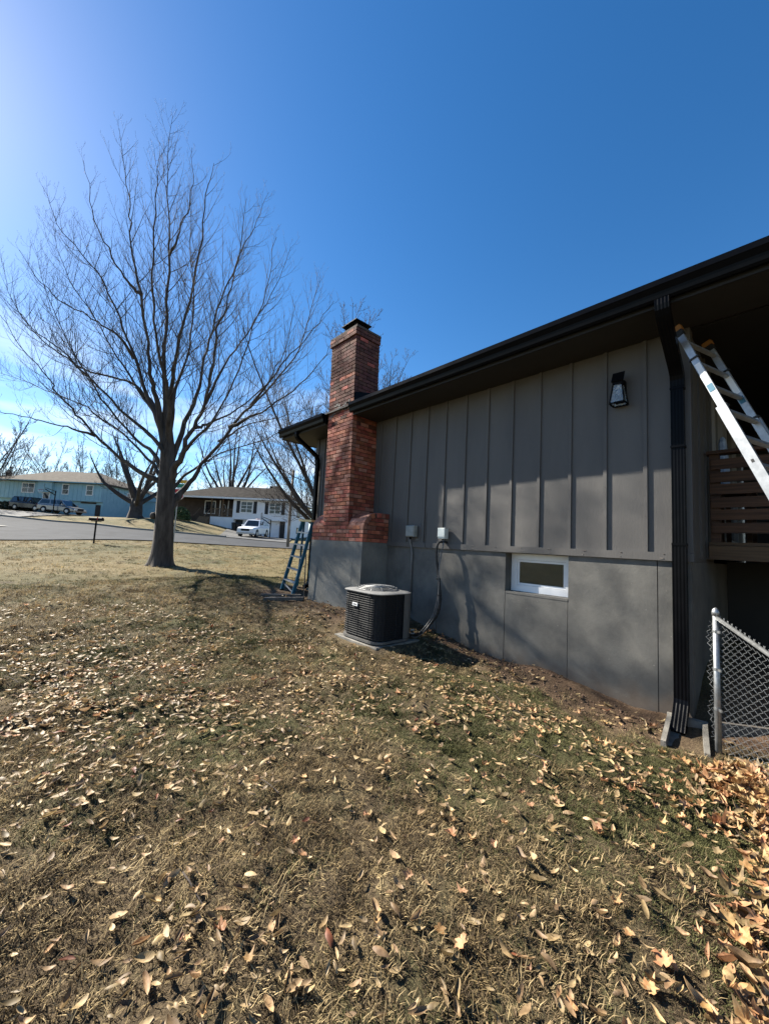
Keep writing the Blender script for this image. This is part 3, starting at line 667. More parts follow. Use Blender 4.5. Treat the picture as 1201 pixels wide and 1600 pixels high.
fl.add([(CX0 + .02, 5.735 + l_ - .012, 4.20), (-.02, 5.735 + l_ - .012, 4.36), (-.02, 5.735 + l_ - .012, 4.66), (CX0 + .02, 5.735 + l_ - .012, 4.52), (CX0 + .02, 5.735 + l_ + .012, 4.20), (-.02, 5.735 + l_ + .012, 4.36), (-.02, 5.735 + l_ + .012, 4.66), (CX0 + .02, 5.735 + l_ + .012, 4.52)],
       [(0, 1, 2, 3), (7, 6, 5, 4), (0, 4, 5, 1), (1, 5, 6, 2), (2, 6, 7, 3), (3, 7, 4, 0)])
fl.build('flashing', 'gutter', chimney)
sm = MB()       # cement smeared over the front where the eave meets it
for k in range(26):
    cy_ = random.uniform(5.86, 6.55); cz = 4.26 + (cy_ - 5.85) * .05 + random.gauss(0, .06); ry, rz2 = random.uniform(.03, .09), random.uniform(.012, .035)
    sm.add([(CX0 - .006, cy_ + ry * math.cos(a) * random.uniform(.7, 1), cz + rz2 * math.sin(a) * random.uniform(.7, 1)) for a in np.linspace(0, 2 * math.pi, 9)[:-1]] + [(CX0 + .01, cy_ + ry * math.cos(a), cz + rz2 * math.sin(a)) for a in np.linspace(0, 2 * math.pi, 9)[:-1]],
           [tuple(range(8))] + [(i, i + 8, (i + 1) % 8 + 8, (i + 1) % 8) for i in range(8)])
sm.build('cement_smear', 'grey_smear', chimney)

# ------------------------------------------------------------------ wall lantern, electrical boxes, condenser
lan = thing('wall_lantern', 'black wall lantern with clear glass and tilted solar panel', 'lantern', (-.0, 1.40, 3.45))
def lt(u, v, z): return (-.105 + u, 1.395 + v, z)
b0, b1 = .075, .046
lf = MB()
for s1 in (-1, 1):
    for s2 in (-1, 1): lf.bar(lt(s1 * b0, s2 * b0, 3.33), lt(s1 * b1, s2 * b1, 3.565), .012, .012)
for i in range(4):
    c = [(-1, -1), (1, -1), (1, 1), (-1, 1)]; a_, b_ = c[i], c[(i + 1) % 4]
    lf.bar(lt(a_[0] * b0, a_[1] * b0, 3.333), lt(b_[0] * b0, b_[1] * b0, 3.333), .014, .014)
    lf.bar(lt(a_[0] * b1, a_[1] * b1, 3.565), lt(b_[0] * b1, b_[1] * b1, 3.565), .016, .02)
lf.build('lantern_frame', 'black_metal', lan)
lg = MB()
cs = [(-1, -1), (1, -1), (1, 1), (-1, 1)]
for i in range(4):
    a_, b_ = cs[i], cs[(i + 1) % 4]; q = .9
    lg = MB().add([lt(a_[0] * b0 * q, a_[1] * b0 * q, 3.34), lt(b_[0] * b0 * q, b_[1] * b0 * q, 3.34), lt(b_[0] * b1 * q, b_[1] * b1 * q, 3.56), lt(a_[0] * b1 * q, a_[1] * b1 * q, 3.56)], [(0, 1, 2, 3)])
    lg.build('glass_pane', 'lamp_glass', lan)
MB().tube([lt(0, 0, 3.555), lt(0, 0, 3.52)], [.018, .02], 10).build('socket', 'lamp_white', lan)
MB().tube([lt(0, 0, 3.515), lt(0, 0, 3.49), lt(0, 0, 3.46), lt(0, 0, 3.435)], [.012, .024, .026, .008], 10).build('bulb', 'lamp_glass', lan, smooth=True)
MB().sweep([[lt(-.05, -.055, 3.575), lt(.05, -.055, 3.575), lt(.05, .055, 3.575), lt(-.05, .055, 3.575)], [lt(-.045, -.055, 3.60), lt(.055, -.055, 3.60), lt(.055, .055, 3.60), lt(-.045, .055, 3.60)]]).build('lantern_roof', 'black_metal', lan)
MB().sweep([[lt(-.065, -.062, 3.595), lt(-.055, -.062, 3.588), lt(-.055, .062, 3.588), lt(-.065, .062, 3.595)], [lt(-.002, -.062, 3.715), lt(.008, -.062, 3.708), lt(.008, .062, 3.708), lt(-.002, .062, 3.715)]]).build('solar_panel', 'black_metal', lan)
MB().box(lt(.045, -.05, 3.36), (-.0005, 1.445, 3.62)).build('back_plate', 'black_metal', lan)

bxA = thing('electrical_box', 'grey electrical box with conduit running down behind the condenser', 'electrical box', (0, 4.64, 1.73))
def rbox(mb, lo, hi, c=.008):
    x0, y0, z0 = lo; x1, y1, z1 = hi
    mb.sweep([[(x1, y0, z0), (x1, y1, z0), (x1, y1, z1), (x1, y0, z1)], [(x0 + c, y0, z0), (x0 + c, y1, z0), (x0 + c, y1, z1), (x0 + c, y0, z1)], [(x0, y0 + c, z0 + c), (x0, y1 - c, z0 + c), (x0, y1 - c, z1 - c), (x0, y0 + c, z1 - c)]])
    return mb
rbox(MB(), (-.10, 4.54, 1.735), (-.021, 4.745, 1.935)).build('box_body', 'box_grey', bxA)
rbox(MB(), (-.112, 4.548, 1.743), (-.1005, 4.737, 1.927)).build('box_cover', 'box_grey', bxA)
MB().tube([(-.06, 4.66, 1.735), (-.06, 4.66, 1.66), (-.03, 4.65, 1.55), (-.03, 4.63, 1.45), (-.025, 4.63, .45)], .014, 8).build('conduit', 'conduit', bxA, smooth=True)
MB().tube([(-.06, 4.66, 1.735), (-.06, 4.66, 1.69)], .02, 8).build('conduit_fitting', 'black_metal', bxA)
MB().tube([(-.012, 4.50, 1.97), (-.012, 4.46, 1.9), (-.012, 4.45, 1.76), (-.012, 4.50, 1.69), (-.012, 4.56, 1.70)], .004, 5).build('thin_cable', 'conduit', bxA)
tb = thing('phone_cable', 'thin grey cable clipped up the siding between two electrical boxes', 'cable', (0, 4.33, 1.6))
MB().tube([(-.006, 4.36, 2.15), (-.006, 4.36, 1.66), (-.036, 4.35, 1.64), (-.036, 4.33, 1.57), (-.01, 4.3, 1.545)], .006, 5).build('cable', 'siding', tb)

bxB = thing('disconnect_box', 'pale metal disconnect box above the looping black refrigerant line', 'electrical box', (0, 3.93, 1.7))
rbox(MB(), (-.115, 3.86, 1.715), (-.021, 3.995, 1.885)).build('box_body', 'box_light', bxB)
rbox(MB(), (-.125, 3.853, 1.74), (-.1155, 4.0, 1.89)).build('box_cover', 'box_light', bxB)
rl = thing('refrigerant_line', 'black insulated line set looping from disconnect box to condenser', 'pipe', (-.15, 3.9, .25))
def spline(P, n=24):
    P = np.array(P, float); Q = np.vstack([2 * P[0] - P[1], P, 2 * P[-1] - P[-2]]); out = []
    for i in range(1, len(Q) - 2):
        for t in np.linspace(0, 1, max(2, n // (len(P) - 1)), endpoint=False):
            a, b, c, d = Q[i - 1], Q[i], Q[i + 1], Q[i + 2]
            out.append(.5 * (2 * b + (c - a) * t + (2 * a - 5 * b + 4 * c - d) * t * t + (3 * b - a - 3 * c + d) * t ** 3))
    out.append(Q[-2]); return np.array(out)
pl = spline([(-.02, 3.88, 1.66), (-.09, 3.90, 1.67), (-.15, 3.95, 1.64), (-.17, 3.965, 1.5), (-.17, 3.94, 1.3), (-.17, 3.875, .98), (-.17, 3.845, .74), (-.19, 3.88, .53), (-.24, 3.98, .36), (-.36, 4.02, .25), (-.52, 4.02, .24), (-.62, 4.03, .30)], 66)
rr_ = .019 + .003 * np.sin(np.arange(len(pl)) * 2.2)
MB().tube(pl, rr_, 8).build('insulation', 'rubber', rl, smooth=True)
pl2 = spline([(-.08, 3.90, 1.72), (-.11, 3.885, 1.6), (-.15, 3.90, 1.35), (-.19, 3.88, 1.15), (-.195, 3.865, .95), (-.195, 3.90, .7), (-.22, 3.96, .48), (-.30, 4.05, .30), (-.45, 4.06, .22), (-.62, 4.06, .26)], 50)
MB().tube(pl2, .010, 6).build('flexible_conduit', 'line_grey', rl, smooth=True)
pl3 = spline([(-.195, 3.868, .95), (-.215, 3.855, .7), (-.245, 3.92, .46), (-.34, 4.0, .27), (-.5, 4.0, .2), (-.62, 4.0, .22)], 30)
MB().tube(pl3, .007, 6).build('copper_pipe', 'line_grey', rl, smooth=True)
for zz, yy in ((1.08, 3.895), (.83, 3.855), (.62, 3.87)):
    MB().tube([(-.18, yy, zz - .012), (-.18, yy, zz + .012)], .036, 10).build('tie', 'rubber', rl)

ac = thing('condenser_unit', 'dark grille air conditioning condenser on a concrete pad by the chimney', 'air conditioner', (-.98, 4.40, .14))
AX0, AX1, AY0, AY1, AZ0, AZ1 = -1.35, -.62, 3.98, 4.84, .20, .87
def rrect(x0, x1, y0, y1, r, k=5):
    out = []
    for cx, cy, a0 in ((x1 - r, y1 - r, 0), (x0 + r, y1 - r, 90), (x0 + r, y0 + r, 180), (x1 - r, y0 + r, 270)):
        for i in range(k + 1):
            a = math.radians(a0 + 90 * i / k); out.append((cx + r * math.cos(a), cy + r * math.sin(a)))
    return out
def rr3(x0, x1, y0, y1, r, z): return [(a, b, z) for a, b in rrect(x0, x1, y0, y1, r)]
RR = .16
MB().sweep([rr3(AX0 + .025, AX1 - .025, AY0 + .025, AY1 - .025, RR, AZ0 + .03), rr3(AX0 + .025, AX1 - .025, AY0 + .025, AY1 - .025, RR, AZ1 - .02)]).build('coil', 'ac_coil', ac)
gw = MB(); loop = rrect(AX0 + .006, AX1 - .006, AY0 + .006, AY1 - .006, RR + .01, 6)
lp = np.array(loop + [loop[0]])
for k in range(20):
    z = AZ0 + .05 + k * .0315
    gw.tube(np.c_[lp, np.full(len(lp), z)], .0028, 4, caps=False)
gw.build('grille_wires', 'ac_wire', ac)
gv = MB(); tt = np.r_[0, np.cumsum(np.linalg.norm(np.diff(lp, axis=0), axis=1))]
for u in np.arange(0, tt[-1], .235):
    x, y = np.interp(u, tt, lp[:, 0]), np.interp(u, tt, lp[:, 1]); gv.tube([(x, y, AZ0 + .03), (x, y, AZ1 - .01)], .0045, 5)
gv.build('grille_uprights', 'ac_wire', ac)
fw = MB()        # fine vertical fins
for u in np.arange(0, tt[-1], .02):
    x, y = np.interp(u, tt, lp[:, 0]), np.interp(u, tt, lp[:, 1]); fw.box((x - .0016, y - .0016, AZ0 + .04), (x + .0016, y + .0016, AZ1 - .02), lambda V: (V - [(AX0 + AX1) / 2, (AY0 + AY1) / 2, 0]) * [.965, .965, 1] + [(AX0 + AX1) / 2, (AY0 + AY1) / 2, 0])
fw = fw.build('coil_fins', 'ac_wire', ac); fw['kind'] = 'stuff'
MB().sweep([rr3(AX0 - .004, AX1 + .004, AY0 - .004, AY1 + .004, RR + .015, AZ0 - .02), rr3(AX0 - .004, AX1 + .004, AY0 - .004, AY1 + .004, RR + .015, AZ0 + .012)]).build('base_pan', 'ac_panel', ac)
MB().sweep([rr3(AX0 - .012, AX1 + .012, AY0 - .012, AY1 + .012, RR + .02, AZ1 - .012), rr3(AX0 - .015, AX1 + .015, AY0 - .015, AY1 + .015, RR + .02, AZ1), rr3(AX0 + .02, AX1 - .02, AY0 + .02, AY1 - .02, RR, AZ1 + .012), rr3(AX0 + .07, AX1 - .07, AY0 + .10, AY1 - .10, .25, AZ1 + .02)]).build('top_cover', 'ac_top', ac)
fg = MB(); cx_, cy_ = (AX0 + AX1) / 2, (AY0 + AY1) / 2
for r_, z in ((.31, AZ1 + .03), (.29, AZ1 + .05), (.25, AZ1 + .064), (.21, AZ1 + .070), (.17, AZ1 + .072), (.13, AZ1 + .073), (.09, AZ1 + .074)):
    fg.tube([(cx_ + r_ * math.cos(a), cy_ + r_ * math.sin(a), z) for a in np.linspace(0, 2 * math.pi, 29)], .005, 5, caps=False)
for a in np.linspace(0, 2 * math.pi, 13)[:-1]:
    fg.tube([(cx_ + r_ * math.cos(a), cy_ + r_ * math.sin(a), z) for r_, z in ((.32, AZ1 + .02), (.295, AZ1 + .046), (.25, AZ1 + .064), (.05, AZ1 + .075))], .005, 5)
fg.tube([(cx_, cy_, AZ1 + .068), (cx_, cy_, AZ1 + .08)], .06, 14)
fg.build('fan_guard', 'ac_top', ac)
fb = MB()
for a in np.linspace(0, 2 * math.pi, 4)[:-1]:
    c, s_ = math.cos(a), math.sin(a); c2, s2 = math.cos(a + .9), math.sin(a + .9)
    fb.add([(cx_ + .05 * c, cy_ + .05 * s_, AZ1 + .036), (cx_ + .26 * c, cy_ + .26 * s_, AZ1 + .03), (cx_ + .26 * c2, cy_ + .26 * s2, AZ1 + .045), (cx_ + .05 * c2, cy_ + .05 * s2, AZ1 + .042)], [(0, 1, 2, 3)])
fb.build('fan_blades', 'ac_panel', ac)
svc = MB(); pth = [(-1.02, AY0 - .008), (-.80, AY0 - .008), (-.70, AY0 + .02), (-.635, AY0 + .09), (AX1 + .006, AY0 + .18), (AX1 + .006, AY0 + .42)]
pth = [(-.84, AY0 - .008), (-.74, AY0 - .004), (-.665, AY0 + .03), (-.632, AY0 + .09), (AX1 + .008, AY0 + .17), (AX1 + .008, AY0 + .40)]
svc.sweep([[(x, y, AZ0 + .02), (x, y, AZ1 - .012), (x + .01, y + .012, AZ1 - .012), (x + .01, y + .012, AZ0 + .02)] for x, y in pth]).build('service_panel', 'ac_panel', ac)
MB().box((AX1 + .0, AY0 + .10, AZ0 + .03), (AX1 + .02, AY0 + .16, AZ0 + .26)).build('valve_recess', 'black_metal', ac)
for zz in (.26, .31): MB().tube([(AX1 - .0, AY0 + .05, zz), (AX1 + .06, AY0 + .03, zz)], .014, 8).build('service_valve', 'galv', ac)
bd = MB(); a_, b_ = np.array([AX0 - .008, 4.43]), np.array([AX0 - .008, 4.53])
bd.box((AX0 - .012, 4.42, .655), (AX0 - .001, 4.535, .70)); badge = bd.build('name_badge', 'sign_white', ac)
MB().box((AX0 - .0135, 4.44, .670), (AX0 - .0118, 4.515, .685)).build('badge_print', 'ac_panel', badge)
ft = MB()
for x, y in ((AX0 + .12, AY0 + .12), (AX1 - .12, AY0 + .12), (AX0 + .12, AY1 - .12), (AX1 - .12, AY1 - .12)): ft = MB().tube([(x, y, .175), (x, y, .182)], .03, 8).build('foot', 'rubber', ac)
pad = thing('condenser_pad', 'flat concrete pad under the air conditioning condenser', 'concrete pad', (-.98, 4.4, .1))
MB().sweep([[(-1.37, 3.95, .02), (-.50, 3.95, .02), (-.50, 4.95, .05), (-1.37, 4.92, .05)], [(-1.37, 3.95, .150), (-.50, 3.95, .170), (-.50, 4.95, .175), (-1.37, 4.92, .16)], [(-1.355, 3.965, .160), (-.515, 3.965, .175), (-.515, 4.935, .18), (-1.355, 4.905, .168)]]).build('pad_slab', 'concrete', pad)

# splash block: a trough open at the front
sp = thing('splash_block', 'weathered concrete splash block under the near black downspout', 'splash block', (-.5, .83, 0))
def spt(u, v, z):     # u outward from the wall, v across
    ax = np.array([-.97, -.12, -.14]); ay = np.array([.12, -.97, 0]); return np.array([-.10, .90, -.085]) + ax * u + ay * v + np.array([0, 0, z])
s1 = MB()
for va, vb in ((-.075, -.02), (.20, .255)):
    s1.sweep([[spt(.0, va, -.05), spt(.0, vb, -.05), spt(.0, vb - .008, .13), spt(.0, va + .008, .13)], [spt(.45, va - (.02 if va < 0 else -.02), -.06), spt(.45, vb - (.02 if va < 0 else -.02), -.06), spt(.45, vb - .008 - (.02 if va < 0 else -.02), .075), spt(.45, va + .008 - (.02 if va < 0 else -.02), .075)]])
s1.sweep([[spt(0, -.025, -.05), spt(0, .205, -.05), spt(0, .205, .05), spt(0, -.025, .05)], [spt(.45, -.045, -.06), spt(.45, .225, -.06), spt(.45, .225, .0), spt(.45, -.045, .0)]])
s1.sweep([[spt(-.03, -.07, -.05), spt(-.03, .25, -.05), spt(-.03, .25, .13), spt(-.03, -.07, .13)], [spt(.015, -.07, -.05), spt(.015, .25, -.05), spt(.015, .25, .13), spt(.015, -.07, .13)]])
s1.build('block', 'concrete', sp)

# ------------------------------------------------------------------ deck
deck = thing('wooden_deck', 'dark brown wooden deck with horizontal rail boards beside the house corner', 'deck', (.9, .4, 1.6))
DX = .86; DZ = 1.80
for k in range(24):
    MB().box((DX - .03 + k * .142, -5.0, DZ - .035), (DX - .03 + k * .142 + .136, YC - .03, DZ)).build('deck_board', 'deck_edge', deck)
MB().box((DX - .045, -5.0, 1.60), (DX - .0, YC - .035, 1.76)).build('rim_beam', 'deck_edge', deck)
jn = MB()
for y in np.arange(-4.8, .7, .4): MB().box((DX + .002, y, 1.60), (4.2, y + .04, 1.762)).build('joist', 'old_wood', deck)
for y in (YC - .135, -1.0, -2.6, -4.2):
    MB().box((DX - .005, y, DZ), (DX + .085, y + .09, 2.83)).build('rail_post', 'old_wood', deck)
for y in (-1.0, -4.2): MB().box((DX + .1, y, -.6), (DX + .19, y + .09, 1.60)).build('deck_post', 'old_wood', deck)
for k in range(6):
    z0 = 1.90 + k * .150 + random.uniform(-.008, .008); MB().box((DX - .03, -5.0, z0), (DX - .0055, YC - .05 + random.uniform(-.02, .0), z0 + .118)).build('rail_board', 'old_wood', deck)
MB().box((DX - .05, -5.0, 2.83), (DX + .10, YC - .022, 2.868)).build('rail_cap', 'old_wood', deck)
pc = thing('pale_cushion', 'pale blue mottled cushion standing against the patio door glass', 'cushion', (1.83, .72, 2.7))
rg = []
for y_, s_ in ((.655, .9), (.675, 1.0), (.705, 1.0), (.725, .9)):
    rg.append([(1.83 + s_ * x, y_, 2.86 + s_ * z) for x, z in ((-.22, -.30), (.22, -.30), (.25, .0), (.23, .12), (.08, .2), (-.02, .33), (-.14, .38), (-.22, .30))])
MB().sweep(rg).build('cushion_body', 'pale_cloth', pc)
bt = thing('patio_bench', 'dark bench standing under the patio door on the deck', 'bench', (1.95, .6, DZ))
MB().box((1.55, .40, 2.50), (2.35, .73, 2.55)).build('seat', 'old_wood', bt)
for x in (1.58, 2.28):
    for y in (.42, .68): MB().box((x, y, DZ), (x + .05, y + .05, 2.50)).build('leg', 'old_wood', bt)

# ------------------------------------------------------------------ aluminium ladder
r_h = _n(np.array([RM[0, 0], RM[1, 0], 0])); f_h = _n(np.array([-RM[0, 2], -RM[1, 2], 0]))
rung = _n(.908 * r_h + .42 * f_h); perp = .42 * r_h - .908 * f_h
ldd = perp * .39 + np.array([0, 0, -1.0]); ldu = ldd / np.linalg.norm(ldd)
ltop = at(1056, 512, 3.93)
lad = thing('aluminium_ladder', 'shiny aluminium ladder with orange tips leaning up under the eaves', 'ladder', ltop + ldd * 3.9)
W_ = .56
nL = np.cross(rung, ldu)
for s_ in (0, 1):
    o_ = ltop + rung * W_ * s_
    inset = rung * (.035 if s_ == 0 else -.035)
    up = MB().bar(o_ + ldu * .10 + inset * .0, o_ + ldu * 1.35, .026, .058, up=nL).build('rail', 'alu', lad)
    lo_ = MB().bar(o_ + ldu * 1.02 - inset * .75, o_ + ldu * 4.15 - inset * .75, .03, .078, up=nL).build('outer_rail', 'alu', lad)
    MB().bar(o_ + ldu * .0, o_ + ldu * .055, .05, .085, up=nL).build('end_cap', 'orange_plastic', lad)
    MB().bar(o_ + ldu * .05, o_ + ldu * .12, .042, .074, up=nL).build('end_sleeve', 'rubber', lad)
    for d_ in (.42, 1.02):
        MB().bar(o_ + ldu * d_, o_ + ldu * (d_ + .018), .046, .088, up=nL).build('collar', 'rubber', lad)
    lb = MB().bar(o_ + ldu * .50 - rung * .0145, o_ + ldu * .72 - rung * .0145, .002, .046, up=nL).build('warning_label', 'sign_white', up)
    MB().bar(o_ + ldu * .76 - rung * .0145, o_ + ldu * .84 - rung * .0145, .002, .046, up=nL).build('warning_label', 'blue_rail', up)
    for d_ in (1.6, 2.1, 2.6): MB().bar(o_ + ldu * d_ - inset * .75 - rung * .0155, o_ + ldu * (d_ + .03) - inset * .75 - rung * .0155, .002, .02, up=nL).build('slot', 'rubber', lo_)
for k in range(14):
    d_ = .20 + k * .29
    a = ltop + ldu * d_ + rung * (.013 if d_ < 1.0 else -.02); b = ltop + ldu * d_ + rung * (W_ - .013 if d_ < 1.0 else W_ + .02)
    MB().bar(a, b, .032, .034 if d_ < 1.0 else .042, up=nL).build('rung', 'alu', lad)

# ------------------------------------------------------------------ chain link fence
fence = thing('chain_link_fence', 'galvanised chain link fence beside the splash block and leaf drift', 'fence', (-.36, .55, 0))
F0 = np.array([-.36, .55, 0.0]); fd = np.array([-math.cos(math.radians(35)), -math.sin(math.radians(35)), -.27])
fu = np.array([fd[0], fd[1], 0]); fnrm = np.array([-fd[1], fd[0], 0]); FL = 2.3
MB().tube([F0 + [0, 0, -.3], F0 + [0, 0, 1.10]], .024, 12).build('post', 'galv', fence, smooth=True)
MB().tube([F0 + [0, 0, 1.09], F0 + [0, 0, 1.12], F0 + [0, 0, 1.145], F0 + [0, 0, 1.16]], [.029, .030, .022, .006], 12).build('post_cap', 'galv', fence, smooth=True)
MB().tube([F0 + fd * FL + [0, 0, -.4], F0 + fd * FL + [0, 0, 1.10]], .024, 12).build('post', 'galv', fence, smooth=True)
MB().tube([F0 + [0, 0, 1.075], F0 + fd * FL + [0, 0, 1.075]], .0175, 10).build('top_rail', 'galv', fence, smooth=True)
for z in (.28, .62, .95):
    MB().tube([F0 + [0, 0, z - .01], F0 + [0, 0, z + .012]], .028, 10).build('tension_band', 'galv', fence)
    MB().bar(F0 + fu * .02 + [0, 0, z], F0 + fu * .06 + [0, 0, z], .012, .02).build('tension_band', 'galv', fence)
cm = MB(); DW, DH = .052, .052; zt_, zb_ = 1.06, -.02
nz_ = int((zt_ - zb_) / DH)
for i in range(int((FL + .16) / DW)):
    u0 = -.16 + i * DW
    pts = []
    for j in range(nz_ * 2 + 1):
        z = zb_ + j * DH / 2; u = u0 + (DW * .52 if j % 2 else -DW * .02) ; v = .006 if j % 2 else -.006
        wob = random.gauss(0, .004) if u0 < 0 else random.gauss(0, .0012)
        sag = (.03 * math.sin(j * .5) if u0 < -.05 else 0)
        pts.append(F0 + fu * (u + wob + sag) + fnrm * (v + .028) + np.array([0, 0, z + fd[2] * max(u, 0)]))
    cm.tube(pts, .0021, 4, caps=False)
for i in range(int(FL / DW)):       # twisted ends above the rail
    for s_ in (-.35, .35):
        u = i * DW + DW * .25; p = F0 + fu * u + fnrm * .028 + np.array([0, 0, zt_ + fd[2] * u]); cm.tube([p, p + np.array([s_ * .02 * fu[0], s_ * .02 * fu[1], .035])], .002, 4)
cm.build('chain_mesh', 'wire', fence)
bb = thing('edging_board', 'weathered board lying along the foot of the chain link fence', 'board', (.2, .3, -.1))
MB().bar((-.12, .58, g(-.12, .58) + .05), (.50, -.60, g(.50, -.60) + .06), .04, .16).build('board', 'dark_board', bb)

# ------------------------------------------------------------------ blue step ladder and boards by the chimney
stp = thing('step_ladder', 'blue fibreglass step ladder with white treads beside the chimney', 'ladder', at(452, 918, 8.6))
topL, topR = at(473, 814, 8.55), at(489, 815, 8.30)
botL, botR = at(440, 920, 8.75), at(458, 918, 8.30)
botL[2] = g(botL[0], botL[1]) ; botR[2] = g(botR[0], botR[1])
dLR = _n(topR - topL)
for a, b in ((topL, botL), (topR, botR)): MB().bar(a, b, .03, .075, up=(1, 0, 0)).build('rail', 'blue_rail', stp)
rv_ = np.array([.35, .25, 0])
for a, b in ((topL, botL), (topR, botR)):
    e = np.array([b[0], b[1], 0]) + np.array([.62, .38, 0]); e[2] = g(e[0], e[1]) + .0
    MB().bar(a + np.array([.06, .04, 0]), e, .022, .045, up=(1, 0, 0)).build('rear_rail', 'blue_rail', stp)
for t in (.16, .33, .50, .67, .84):
    a, b = topL + (botL - topL) * t, topR + (botR - topR) * t
    MB().bar(a, b, .085, .028, up=(0, 0, 1)).build('tread', 'alu', stp)
MB().bar(topL - dLR * .04 + [0, 0, .01], topR + dLR * .04 + [0, 0, .01], .16, .045, up=(0, 0, 1)).build('top_cap', 'yellow_cap', stp)
for b in (botL, botR): MB().bar(b + [0, 0, .02], b - [0, 0, .015], .05, .09, up=(1, 0, 0)).build('foot', 'rubber', stp)
MB().bar(botL + (topL - botL) * .10, botR + (topR - botR) * .03, .03, .01).build('brace', 'alu', stp)
for (a, b), lb in ((((414, 926, 7.8), (476, 916, 7.75)), 'long dark board on the ground in front of the step ladder, nearer of two'), (((409, 922, 8.1), (472, 911, 8.15)), 'long dark board on the ground in front of the step ladder, farther of two')):
    p, q = at(*a), at(*b); p[2] = g(p[0], p[1]) + .03; q[2] = g(q[0], q[1]) + .045
    o = thing('loose_board', lb, 'board', (p + q) / 2, 'dark boards lying at the foot of the step ladder')
    MB().bar(p, q, .09, .06).build('board', 'dark_board', o)
stk = thing('garden_stake', 'thin dark stake leaning by the corner of the chimney base', 'stake', at(476, 925, 8.0))
p, q = at(475, 928, 7.9), at(478, 866, 7.95); p[2] = g(p[0], p[1]) - .05
MB().tube([p, q], .012, 6).build('stake', 'dark_board', stk)

# ------------------------------------------------------------------ trees
class Tubes:
    """many thin tubes gathered into one mesh of quads"""
    def __init__(s): s.V = []; s.F = []; s.n = 0
    def add(s, P, R_, k):
        m = len(P); T_ = np.empty_like(P); T_[1:-1] = P[2:] - P[:-2]; T_[0] = P[1] - P[0]; T_[-1] = P[-1] - P[-2]
        T_ /= np.linalg.norm(T_, axis=1)[:, None] + 1e-9
        ref = np.array([.31, .17, .93]) if abs(T_[0, 2]) < .85 else np.array([.9, .3, .1])
        A = np.cross(T_, ref); A /= np.linalg.norm(A, axis=1)[:, None] + 1e-9; B = np.cross(T_, A)
        an = np.arange(k) * (2 * math.pi / k)
        V = P[:, None] + R_[:, None, None] * (np.cos(an)[None, :, None] * A[:, None] + np.sin(an)[None, :, None] * B[:, None])
        i = np.arange(m - 1)[:, None] * k; j = np.arange(k)[None, :]; j2 = (j + 1) % k
        s.F.append(np.stack([i + j, i + j2, i + k + j2, i + k + j], -1).reshape(-1, 4) + s.n)
        s.V.append(V.reshape(-1, 3)); s.n += m * k
    def build(s, name, m, parent, smooth=True):
        return fast_mesh(name, np.concatenate(s.V), np.concatenate(s.F), m, parent, smooth)
UP = np.array([0, 0, 1.0])
def shoot(rng, p, d, length, n, up=.25, wig=.10):
    P = [p]; st = length / (n - 1)
    for i in range(n - 1):
        d = d + UP * up * st / max(length, .01) * 1.6 + rng.normal(0, wig, 3) * (1 / (n - 1)) ** .5
        d = d / np.linalg.norm(d); P.append(P[-1] + d * st)
    return np.array(P)
def side_dir(rng, t, ang, az=None):
    a = np.cross(t, UP if abs(t[2]) < .95 else np.array([1.0, 0, 0])); a /= np.linalg.norm(a); b = np.cross(t, a)
    az = rng.uniform(0, 2 * math.pi) if az is None else az
    return t * math.cos(ang) + (a * math.cos(az) + b * math.sin(az)) * math.sin(ang)
def walk(P, s):
    seg = np.linalg.norm(np.diff(P, axis=0), axis=1); c = np.r_[0, np.cumsum(seg)]; u = s * c[-1]
    i = min(np.searchsorted(c, u, side='right') - 1, len(seg) - 1); f = (u - c[i]) / max(seg[i], 1e-6)
    return P[i] + (P[i + 1] - P[i]) * f, (P[i + 1] - P[i]) / max(seg[i], 1e-6), c[-1]
def branch_out(rng, P, R0, R1, big, twigs, lv, dens, l_frac, rmin, t0=.2, sides=4, lmax=3.0, ang=(.55, .95), up=.45):
    """clothe polyline P with side branches; level lv counts down to twigs"""
    tot = np.linalg.norm(np.diff(P, axis=0), axis=1).sum()
    n = max(2, int(tot * (1 - t0) / dens)); az = rng.uniform(0, 6.28)
    for k in range(n):
        t = t0 + (1 - t0) * (k + rng.uniform(.2, .8)) / n
        p, d, _ = walk(P, min(t, .995)); az += 2.4 + rng.uniform(-.5, .5)
        ln = min(lmax, tot * l_frac * (1.15 - t) * rng.uniform(.55, 1.25) + (.16 if lv > 0 else .05))
        if ln < .04: continue
        dd_ = side_dir(rng, d, rng.uniform(*ang), az)
        r0 = max(rmin, min((R0 + (R1 - R0) * t) * .62, ln * .0062 + .0012))
        npt = 7 if lv >= 2 else (5 if lv == 1 else 3)
        Q = shoot(rng, p, dd_, ln, npt, up, .16 if lv else .1)
        rr = np.linspace(r0, rmin, npt)
        (big if lv >= 2 else twigs).add(Q, rr, 4 if lv >= 2 else 3)
        if lv > 0:
            branch_out(rng, Q, r0, rmin, big, twigs, lv - 1, {3: .26, 2: .18, 1: .095}[lv] * branch_out.scale, .40 if lv > 1 else .34, rmin, .14, sides, lmax * .6, (.5, 1.0), up)
branch_out.scale = 1.0

